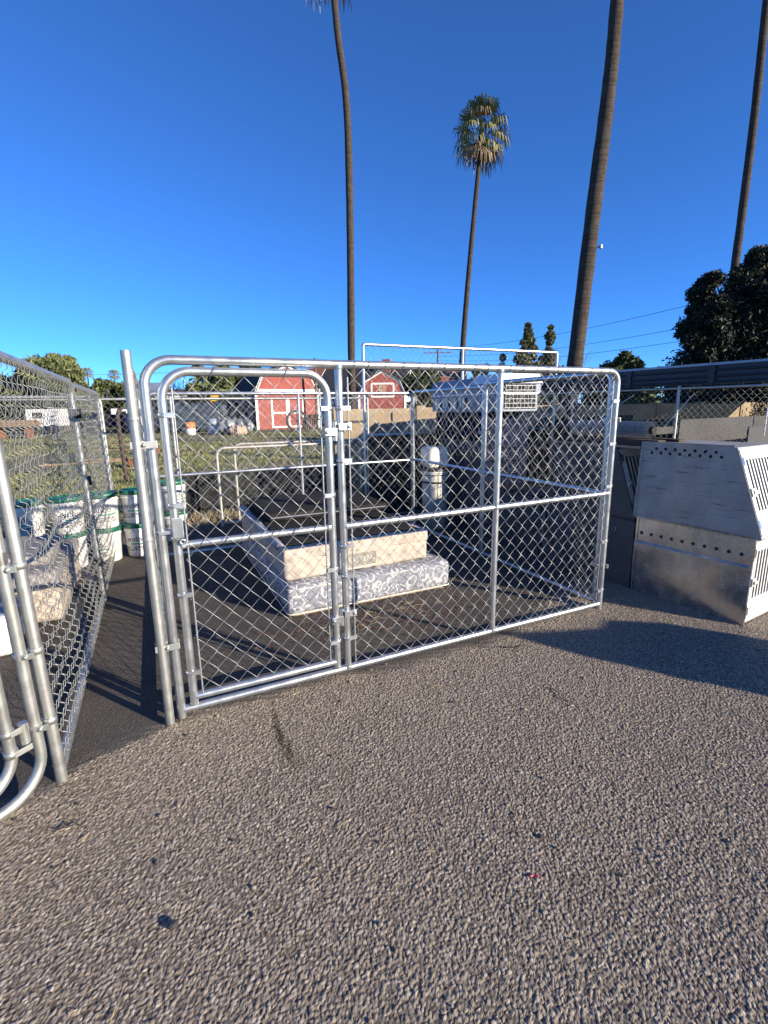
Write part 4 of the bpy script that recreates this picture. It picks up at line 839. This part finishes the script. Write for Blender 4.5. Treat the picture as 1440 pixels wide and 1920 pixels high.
# ------------------------------------------------------------------ buildings across the field
def shed(name, label, loc, rz, w, dep, eave, knee, apex, kx_, doors, loft):
    t_ = thing(name, label, 'shed', loc, rz)
    prof = [(0, 0), (w, 0), (w, eave), (w - kx_, knee), (w / 2, apex), (kx_, knee), (0, eave)]
    mb = MB(); mb.prism([(x, 0, z) for x, z in prof], (0, dep, 0)); mb.build('wall', M['red'], t_)
    mb = MB()
    for (a_, b_) in ((6, 5), (5, 4), (4, 3), (3, 2)):
        (xa, za), (xb, zb) = prof[a_], prof[b_]; mb.prism([(xa, -.12, za + .01), (xb, -.12, zb + .01), (xb, -.12, zb + .1), (xa, -.12, za + .1)], (0, dep + .24, 0))
    mb.build('roof', M['shingle'], t_)
    def bar(x0, z0, x1, z1, wd=.16, nm='trim'):
        a_, b_ = Vector((x0, 0, z0)), Vector((x1, 0, z1)); d_ = (b_ - a_).normalized(); nn = Vector((-d_.z, 0, d_.x)) * wd / 2
        q = MB(); q.prism([a_ - nn + Vector((0, -.05, 0)), b_ - nn + Vector((0, -.05, 0)), b_ + nn + Vector((0, -.05, 0)), a_ + nn + Vector((0, -.05, 0))], (0, .045, 0)); return q.build(nm, M['white_paint'], t_)
    for a_, b_ in ((0, 6), (6, 5), (5, 4), (4, 3), (3, 2), (2, 1)): bar(*prof[a_], *prof[b_], .2)
    bar(.1, eave + .15, w - .1, eave + .15, .18)
    if doors:
        x0, x1, h = doors; xm = (x0 + x1) / 2; d_ = MB(); d_.box((x0, -.04, .12), (x1, -.005, h)); dd = d_.build('door', M['red'], t_)
        for xx in (x0, xm - .08, xm + .08, x1): bar(xx, .1, xx, h, .15)
        for zz in (.16, h * .52, h - .02): bar(x0, zz, x1, zz, .13)
    if loft:
        x0, x1, z0, z1 = loft; q = MB(); q.box((x0, -.035, z0), (x1, -.005, z1)); q.build('loft_door', M['red'], t_)
        for a_ in ((x0, z0, x1, z0), (x0, z1, x1, z1), (x0, z0, x0, z1), (x1, z0, x1, z1)): bar(*a_, .15)
        q = MB(); q.box(((x0 + x1) / 2 - .35, -.06, z0 + .15), ((x0 + x1) / 2 + .35, -.036, z1 - .15)); q.build('loft_board', M['lumber'], t_)
    return t_
shed('red_shed', 'red gambrel shed with white trimmed double doors seen through the gate', (-10.25, 40.3, 0), R(34), 5.6, 5.2, 3.0, 4.42, 5.15, .66, (1.3, 4.1, 2.55), None)
shed('red_shed', 'second red gambrel shed with an orange loft board right of the gate', (-2.1, 45, 0), R(4), 4.2, 7, 2.75, 3.95, 4.85, .55, None, (1.15, 3.15, 2.6, 3.75))
def house(name, label, loc, rz, w, dep, h, rise, wall, roof, chim=None, hip=False):
    t_ = thing(name, label, 'house', loc, rz); mb = MB(); mb.box((0, 0, 0), (w, dep, h)); mb.build('wall', M[wall], t_)
    mb = MB(); o_ = .5; rf = [(-o_, -o_, h), (w + o_, -o_, h), (w + o_ - (2 if hip else 0), dep / 2, h + rise), (-o_ + (2 if hip else 0), dep / 2, h + rise)]
    mb.add(rf + [(p[0], p[1], p[2] + .14) for p in rf], [(0, 1, 2, 3), (4, 5, 6, 7), (0, 1, 5, 4), (1, 2, 6, 5), (3, 0, 4, 7)])
    rb = [(w + o_, dep + o_, h), (-o_, dep + o_, h)]; mb.add([rf[3], rf[2], rb[0], rb[1]] + [(p[0], p[1], p[2] + .14) for p in (rf[3], rf[2], rb[0], rb[1])], [(0, 1, 2, 3), (4, 5, 6, 7), (1, 2, 6, 5), (2, 3, 7, 6), (3, 0, 4, 7)])
    ro = mb.build('roof', M[roof], t_)
    q = MB(); q.box((-o_, -o_ - .03, h - .1), (w + o_, -o_ + .02, h + .12)); q.build('fascia', M['white_paint'], t_)
    for x in (-o_ - .02, w + o_):       # pale barge boards on the gables
        q = MB(); q.prism([(x, -o_, h - .05), (x, dep / 2, h + rise - .05), (x, dep / 2, h + rise + .2), (x, -o_, h + .2)], (.03, 0, 0)); q.build('barge_board', M['white_paint'], t_)
    for x in (w * .25, w * .7): q = MB(); q.box((x - .6, -.03, 1.0), (x + .6, -.002, 2.2)); q.build('window', M['dark'], t_)
    if chim: q = MB(); q.box((chim - .45, dep * .35, h + rise * .4), (chim + .45, dep * .35 + .8, h + rise + .9)); q.build('chimney', M['brick'], ro)
    return t_
house('dark_roofed_house', 'house with dark shingle roof and brick chimney behind the curved palm trunk', (-7.2, 56, 0), R(-14), 9.5, 8, 3.2, 2.9, 'white_wall', 'shingle', 7.2)
house('tiled_house', 'cream house with red tiled roof behind the garden tree', (1.0, 64, 0), R(-12), 9, 8, 4.3, 2.0, 'stucco', 'tile')
house('gabled_house', 'pale house gable with tiled roof peeking over the first red shed', (-15.5, 66, 0), R(-25), 10, 9, 4.6, 2.3, 'white_wall', 'tile')
house('white_building', 'long low white building beyond the field at the far left', (-48, 61, 0), R(0), 25, 6, 3.0, .25, 'white_wall', 'white_wall')
house('brown_roofed_house', 'brown roofed house behind the low white building', (-31.5, 70, 0), R(0), 7, 6, 3.6, 1.0, 'stucco', 'brown_roof')
house('cream_house', 'low cream house behind the bare shrubs', (-27, 74, 0), R(0), 9, 6, 3.2, 1.2, 'stucco', 'brown_roof')
# utility poles and cables
for (x, Y, h, arm, lb) in ((-5.6, 42, 5.75, 1.05, 'dark utility pole with cross arm just left of the gate hinge post'), (5.55, 50, 7.4, 1.4, 'brown utility pole with cross arm right of the second red shed')):
    t_ = thing('utility_pole', lb, 'utility pole', (x, Y, 0), 0, 'utility poles'); q = MB(); q.tube([(0, 0, 0), (0.02, 0, h)], [.13, .09], 8); q.build('pole', M['pole_wood'], t_)
    q = MB(); q.box((-arm, -.05, h - .58), (arm, .05, h - .50)); q.build('cross_arm', M['pole_wood'], t_)
    for k in (-1, -.5, .5, 1): q = MB(); q.tube([(k * arm * .92, 0, h - .48), (k * arm * .92, 0, h - .3)], .05, 6); q.build('insulator', M['grey_plastic'], t_)
for k, (z0, z1, lb) in enumerate(((8.2, 6.0, 'topmost power cable crossing the sky at the right'), (6.9, 5.3, 'middle power cable crossing the sky at the right'), (6.1, 4.9, 'lowest power cable crossing the sky at the right'))):
    q = MB(); p0, p1 = Vector((5.55, 50, z1 + 1.2)), Vector((19.5, 30, z0 - .7)); q.tube([p0.lerp(p1, f / 14) + Vector((0, 0, -.5 * math.sin(math.pi * f / 14))) for f in range(15)], .014, 5, False)
    o = q.build('power_cable', M['power']); tag(o, lb, 'cable', 'power cables on the right')
q = MB(); p0, p1 = Vector((-90, 125, 12)), Vector((-5.6, 42, 5.2)); q.tube([p0.lerp(p1, f / 14) + Vector((0, 0, -.8 * math.sin(math.pi * f / 14))) for f in range(15)], .02, 5, False)
o = q.build('power_cable', M['power']); tag(o, 'faint power cable running left from the dark utility pole past the tiny palms', 'cable', 'power cables on the left')

# ------------------------------------------------------------------ things lying about across the field
def blob(name, label, cat, loc, dims, mat, seed, rz=0, puff=.06, bev=.25):
    x, y, z = dims; o = soft(name, (-x / 2, x / 2, -y / 2, y / 2, 0, z), mat, None, seed, puff, min(bev, min(dims) * .4)); o.location = loc; o.rotation_euler = (0, 0, rz); return tag(o, label, cat)
blob('covered_trailer', 'long trailer under a slate blue tarp left of the first red shed', 'trailer', (-15.2, 38.5, 0), (6.4, 2.2, 2.1), M['tarp_slate'], 81, R(8), .1, .6)
blob('tarp_pile', 'dark navy tarp pile between the covered trailer and the red shed', 'tarp', (-11.3, 39.2, 0), (1.7, 1.8, 2.5), M['tarp_blue'], 82, R(12), .12, .3)
blob('tarp_pile', 'low dark tarp pile at the left end of the covered trailer', 'tarp', (-18.7, 37.5, 0), (2.0, 1.6, 1.5), M['tarp_blue'], 83, R(0), .1, .4)
blob('plastic_mound', 'mound of crumpled clear plastic sheeting on the grass in front of the sheds', 'plastic sheet', (-9.9, 33, 0), (2.1, 1.2, 1.0), M['clear_sheet'], 84, R(10), .12, .4)
blob('foam_pile', 'pinkish tan foam heap against the plastic sheeting', 'foam', (-9.5, 32.2, 0), (1.1, .6, .55), M['mattress_tan'], 85, R(5), .08, .2)
ex = thing('yellow_machine', 'yellow machine hood standing behind the covered trailer', 'machine', (-14.9, 43, 0), R(6))
q = MB(); q.box((0, 0, 1.9), (2.6, 1.4, 3.0), .08); q.build('hood', M['yellow'], ex); q = MB(); q.box((.1, -.02, 2.25), (2.5, .0, 2.38)); q.build('stripe', M['black'], ex)
q = MB(); q.box((.2, .1, .9), (2.4, 1.3, 1.9)); q.build('chassis', M['black'], ex)
for x in (.5, 2.1): q = MB(); q.M = Matrix.Translation((x, 0, .5)) @ Matrix.Rotation(R(90), 4, 'X'); q.lathe([(0, -.15), (.5, -.15), (.5, .15), (0, .15)], 16); q.build('wheel', M['black'], ex)
def barrel(label, loc, r, h, top, bot, cat='barrel'):
    t_ = thing('barrel', label, cat, loc); q = MB(); q.lathe([(0, 0), (r, 0), (r * 1.04, h * .33), (r, h * .5)], 16); q.build('lower_half', bot, t_)
    q = MB(); q.lathe([(r, h * .5), (r * 1.04, h * .66), (r, h), (0, h)], 16); q.build('upper_half', top, t_); return t_
barrel('orange topped white barrel on the grass near the covered trailer', (-12.95, 33, 0), .32, .85, M['orange'], M['white_plastic'])
barrel('grey barrel on the grass in front of the covered trailer', (-11.75, 34, 0), .36, 1.05, M['grey_plastic'], M['white_plastic'])
def cart(label, loc, rz, w, mat):
    t_ = thing('white_trailer', label, 'trailer', loc, rz); q = MB(); q.box((0, 0, .6), (w, 1.5, 1.9), .06); q.build('body', M[mat], t_)
    q = MB(); q.box((w * .2, -.02, 1.2), (w * .5, .0, 1.65)); q.build('window', M['dark'], t_)
    for x in (w * .25, w * .75): q = MB(); q.M = Matrix.Translation((x, 0, .35)) @ Matrix.Rotation(R(90), 4, 'X'); q.lathe([(0, -.1), (.35, -.1), (.35, .1), (0, .1)], 14); q.build('wheel', M['black'], t_)
    return t_
cart('white boxy trailer with a dark window beyond the weathered kennel', (-27.5, 38, 0), R(8), 2.4, 'white_plastic'); cart('small white trailer just left of the covered trailer behind the gate', (-19.2, 41, 0), R(-6), 2.2, 'white_plastic')
cart('white van like trailer at the far side of the field behind the weathered kennel', (-24.2, 44, 0), R(4), 2.6, 'white_plastic')
for k in range(2):
    t_ = thing('blue_car', ('dark blue parked car beyond the weathered kennel, nearer of two', 'dark blue parked car half hidden behind the kennel posts, farther of two')[k], 'car', (-24.6 + 2.9 * k, 40 + 2 * k, 0), R(10), 'dark blue cars parked across the field')
    q = MB(); q.prism([(0, 0, .35), (4.0, 0, .35), (4.0, 0, .85), (3.1, 0, .95), (2.6, 0, 1.4), (1.0, 0, 1.42), (.5, 0, .95), (0, 0, .85)], (0, 1.6, 0)); q.build('body', M['tarp_blue'], t_)
    q = MB(); q.prism([(.75, -.01, .95), (2.85, -.01, .95), (2.5, -.01, 1.33), (1.08, -.01, 1.34)], (0, .008, 0)); q.build('window', M['dark'], t_)
    for x in (.8, 3.2): q = MB(); q.M = Matrix.Translation((x, 0, .33)) @ Matrix.Rotation(R(90), 4, 'X'); q.lathe([(0, -.1), (.33, -.1), (.33, .1), (0, .1)], 14); q.build('wheel', M['black'], t_)
lm = thing('lumber_stack', 'stack of old lumber on rusty supports at the far left of the field', 'lumber stack', (-27.2, 31.5, 0), R(4))
for k in range(10): q = MB(); q.box((.05 * (k % 3), .25 * (k % 3), .75 + .11 * (k // 3)), (4.6 + .2 * (k % 2), .25 * (k % 3) + .22, .85 + .11 * (k // 3))); q.build('plank', M['lumber'], lm)
for x in (.4, 2.2, 4.0): q = MB(); q.box((x, 0, 0), (x + .1, .75, .75)); q.build('support', M['rust'], lm)
for k, (x, y, rz, lb) in enumerate(((-9.6, 13.5, 12, 'nearer rusty auger with a pale shaft lying on the field'), (-11.2, 18.5, -6, 'farther rusty auger lying on the field beyond the weathered kennel'))):
    t_ = thing('rusty_auger', lb, 'auger', (x, y, .08), R(rz), 'rusty augers on the field'); q = MB(); q.tube([(0, 0, .05), (2.3, 0, .12)], .035, 8); q.build('shaft', M['lumber'], t_)
    q = MB()
    for j in range(14): a_ = j * .9; q.add([(2.2 + j * .04, 0, .12), (2.2 + j * .04, .22 * math.cos(a_), .12 + .22 * math.sin(a_)), (2.24 + j * .04, .22 * math.cos(a_ + .9), .12 + .22 * math.sin(a_ + .9)), (2.24 + j * .04, 0, .12)], [(0, 1, 2, 3)])
    q.build('screw_blade', M['rust'], t_)
ph = thing('iron_wheel_rake', 'black iron wheel and rake parts leaning in front of the red shed doors', 'farm implement', (-6.3, 36.2, 0), R(15))
q = MB(); q.M = Matrix.Translation((.0, 0, .75)) @ Matrix.Rotation(R(90), 4, 'X'); ring_ = [(.72 * math.cos(k * .2618), .72 * math.sin(k * .2618), 0) for k in range(25)]; q.tube(ring_, .11, 6, False)
for k in range(8): q.tube([(0, 0, 0), (.72 * math.cos(k * .785), .72 * math.sin(k * .785), 0)], .03, 5, False)
q.build('wheel', M['stone'], ph); q = MB()
for k in range(7): q.tube([(.4 + k * .17, 0, .1), (.5 + k * .17, .1, .9 + .1 * (k % 2)), (.7 + k * .15, .1, 1.2)], .07, 5)
q.tube([(.2, 0, .95), (1.9, .1, .8)], .05, 6); q.build('tines', M['stone'], ph)
sk = thing('fence_stake', 'dark rusty stake standing alone in the field left of the kennel corner post', 'stake', (-5.9, 11.0, 0), R(20))
q = MB(); q.tube([(0, 0, 0), (.0, 0, .6), (-.02, 0, 1.45), (.03, 0, 1.6), (.11, 0, 1.66), (.2, 0, 1.64)], [.035, .045, .045, .045, .03, .02], 8); q.build('post', M['stake'], sk)
q = MB()
for k, (p, d_) in enumerate((((-13, 20), (2.4, .3)), ((-7, 16), (1.6, -.2)), ((-6.2, 13.5), (.9, .4)))): pass
for k in range(4):
    x, y, l_, rz, lb = ((-14.4, 24, 3.2, 5, 'longest pale plank lying flat in the grass of the field'), (-10.2, 16.3, 1.7, 12, 'pale plank lying near the nearer rusty auger'), (-7.3, 13.6, 1.2, 24, 'short pale plank lying in the grass right of the weathered kennel'), (-16.5, 29, 2.6, -4, 'farthest pale plank lying at the far edge of the grass'))[k]
    q = MB(); q.box((0, 0, .0), (l_, .16, .04), .004); o = q.build('plank', M['lumber'], None, (x, y, -.018), R(rz)); tag(o, lb, 'plank', 'planks lying in the field')

# grass tufts over the field, weeds along the fence, straw and leaves on the asphalt
n = 42000; gy = 8.8 + 26 * rng.uniform(0, 1, n) ** 1.6; gx = rng.uniform(-1, .18, n) * gy * .95; kx2, ky2 = kxy(gx, gy); ok = (ky2 > 5.5) & (np.sin(gx * .7) + np.sin(gy * .5 + gx * .3) + rng.normal(0, .7, n) > -.4); gx, gy = gx[ok], gy[ok]; n = len(gx)
a_ = rng.uniform(0, 6.28, n); hgt = rng.uniform(.04, .11, n); wd = rng.uniform(.015, .035, n)
p = np.stack([gx, gy, np.full(n, -.02)], 1); s2 = np.stack([np.cos(a_), np.sin(a_), np.zeros(n)], 1) * wd[:, None]; tp_ = p + np.stack([rng.normal(0, .03, n), rng.normal(0, .03, n), hgt], 1)
V = np.stack([p - s2, p + s2, tp_], 1).reshape(-1, 3); o = link('grass', np_mesh('grass', V, np.arange(3 * n).reshape(-1, 3), M['grass'])); tag(o, 'short patchy grass growing over the field', 'grass', kind='stuff')
n = 2600; kx3 = rng.uniform(-2.5, 3.2, n); ky3 = 4.9 + rng.normal(0, .22, n); a_ = rng.uniform(0, 6.28, n); wp = np.stack([O.x + kx3 * math.cos(A) - ky3 * math.sin(A), O.y + kx3 * math.sin(A) + ky3 * math.cos(A), np.full(n, 0.)], 1)
s2 = np.stack([np.cos(a_), np.sin(a_), np.zeros(n)], 1) * .006; tp_ = wp + np.stack([rng.normal(0, .06, n), rng.normal(0, .06, n), rng.uniform(.02, .16, n)], 1)
o = link('dry_weeds', np_mesh('dry_weeds', np.stack([wp - s2, wp + s2, tp_], 1).reshape(-1, 3), np.arange(3 * n).reshape(-1, 3), M['straw'])); tag(o, 'dry weeds growing along the foot of the field fence', 'weeds', kind='stuff')
def litter(name, label, n, fx, size, mat, seed, curl=.3):
    rg = random.Random(seed); mb = MB()
    for _ in range(n):
        x, y = fx(rg); p = K(x, y, .007); a_ = rg.uniform(0, 6.28); L = size * rg.uniform(.4, 1.3); d_ = Vector((math.cos(a_), math.sin(a_), 0)); s_ = Vector((-d_.y, d_.x, 0)); bend = rg.uniform(-curl, curl)
        mb.tube([p - d_ * L / 2, p + s_ * L * bend * .3 + Vector((0, 0, .004)), p + d_ * L / 2 + s_ * L * bend], [.0011, .0013, .0008], 4, False)
    o = mb.build(name, mat); return tag(o, label, 'litter', kind='stuff')
litter('straw_litter', 'scattered straw and dry stems on the asphalt', 90, lambda g_: (g_.uniform(-.6, 3.4), g_.uniform(-1.9, .3)), .05, M['straw'], 5)
litter('straw_litter', 'dry stems blown against the scroll patterned mattress', 110, lambda g_: (1.5 + g_.gauss(0, .3), .68 + g_.gauss(0, .13)), .07, M['straw'], 6)
n = 260; kx3 = 1.35 + rng.normal(0, .45, n); ky3 = .6 + rng.normal(0, .16, n); mb_ = []
wp = np.stack([O.x + kx3 * math.cos(A) - ky3 * math.sin(A), O.y + kx3 * math.sin(A) + ky3 * math.cos(A), np.full(n, .006)], 1); a_ = rng.uniform(0, 6.28, n); u_ = np.stack([np.cos(a_), np.sin(a_), rng.uniform(-.3, .3, n)], 1) * rng.uniform(.006, .02, n)[:, None]; v_ = np.stack([-np.sin(a_), np.cos(a_), rng.uniform(-.3, .3, n)], 1) * .007
o = link('leaf_litter', np_mesh('leaf_litter', np.stack([wp - u_, wp + v_, wp + u_, wp - v_], 1).reshape(-1, 3) + np.array([0, 0, .004]), np.arange(4 * n).reshape(-1, 4), M['rust'])); tag(o, 'brown leaf crumbs scattered in front of the mattress stack', 'leaf litter', kind='stuff')
def twig(label, x, y, L, rz, r=.0022):
    q = MB(); rg = random.Random(int(x * 1000)); pts = [(L * (k / 6 - .5), .02 * rg.uniform(-1, 1), .006 + .003 * rg.random()) for k in range(7)]; q.tube(pts, [r, r * 1.2, r, r, r * .9, r * .7, r * .4], 6)
    o = q.build('twig', M['beam'], None, (x, y, .003), R(rz)); tag(o, label, 'twig')
twig('thin dark twig lying on the sunlit asphalt right of the panel', .95, 2.35, .22, -62); twig('short pale broken twig by the bottom rail of the kennel front', .85, 2.92, .16, 10, .005)
twig('small dark twig near the weathered kennel foot', -1.22, 1.56, .1, 5)
q = MB(); bm_ = bmesh.new(); bmesh.ops.create_icosphere(bm_, subdivisions=2, radius=.017); rg = random.Random(2)
for v in bm_.verts: v.co = Vector((v.co.x * 1.0, v.co.y * .75, v.co.z * .6)) * rg.uniform(.85, 1.12)
me = bpy.data.meshes.new('stone'); bm_.to_mesh(me); bm_.free(); me.materials.append(M['stone']); o = link('stone', me, None, (-.669, 1.187, .012), .6); tag(o, 'dark stone lying alone on the asphalt at the lower left', 'stone')
q = MB(); q.tube([(.015 * math.cos(k * .3), .015 * math.sin(k * .3), .006 + .002 * math.sin(k)) for k in range(9)], .003, 6); o = q.build('plastic_scrap', M['pink'], None, (.486, 1.319, .003), .4); tag(o, 'pink curled plastic scrap lying on the asphalt at the lower right', 'scrap')

rg = random.Random(12); mb = MB(); bm_ = bmesh.new(); bmesh.ops.create_icosphere(bm_, subdivisions=1, radius=1.0); bm_.verts.index_update(); iv = [v.co.copy() for v in bm_.verts]; jf = [[v.index for v in f.verts] for f in bm_.faces]; bm_.free()
for _ in range(150):
    x, y = rg.uniform(-.9, 3.6), rg.uniform(-2.0, .0); p = K(x, y, .006); r_ = rg.uniform(.003, .009); sq = (rg.uniform(.7, 1.3), rg.uniform(.7, 1.3), rg.uniform(.5, .8))
    mb.cur = rg.choice((0, 0, 1, 2)); mb.add([p + Vector((v.x * sq[0], v.y * sq[1], v.z * sq[2])) * r_ * rg.uniform(.85, 1.15) for v in iv], jf)
o = mb.build('loose_pebbles', [plain('pale_pebble', (.30, .265, .21), .8), plain('brown_pebble', (.22, .15, .10), .8), M['stone']]); tag(o, 'loose pebbles scattered over the asphalt', 'pebbles', kind='stuff')
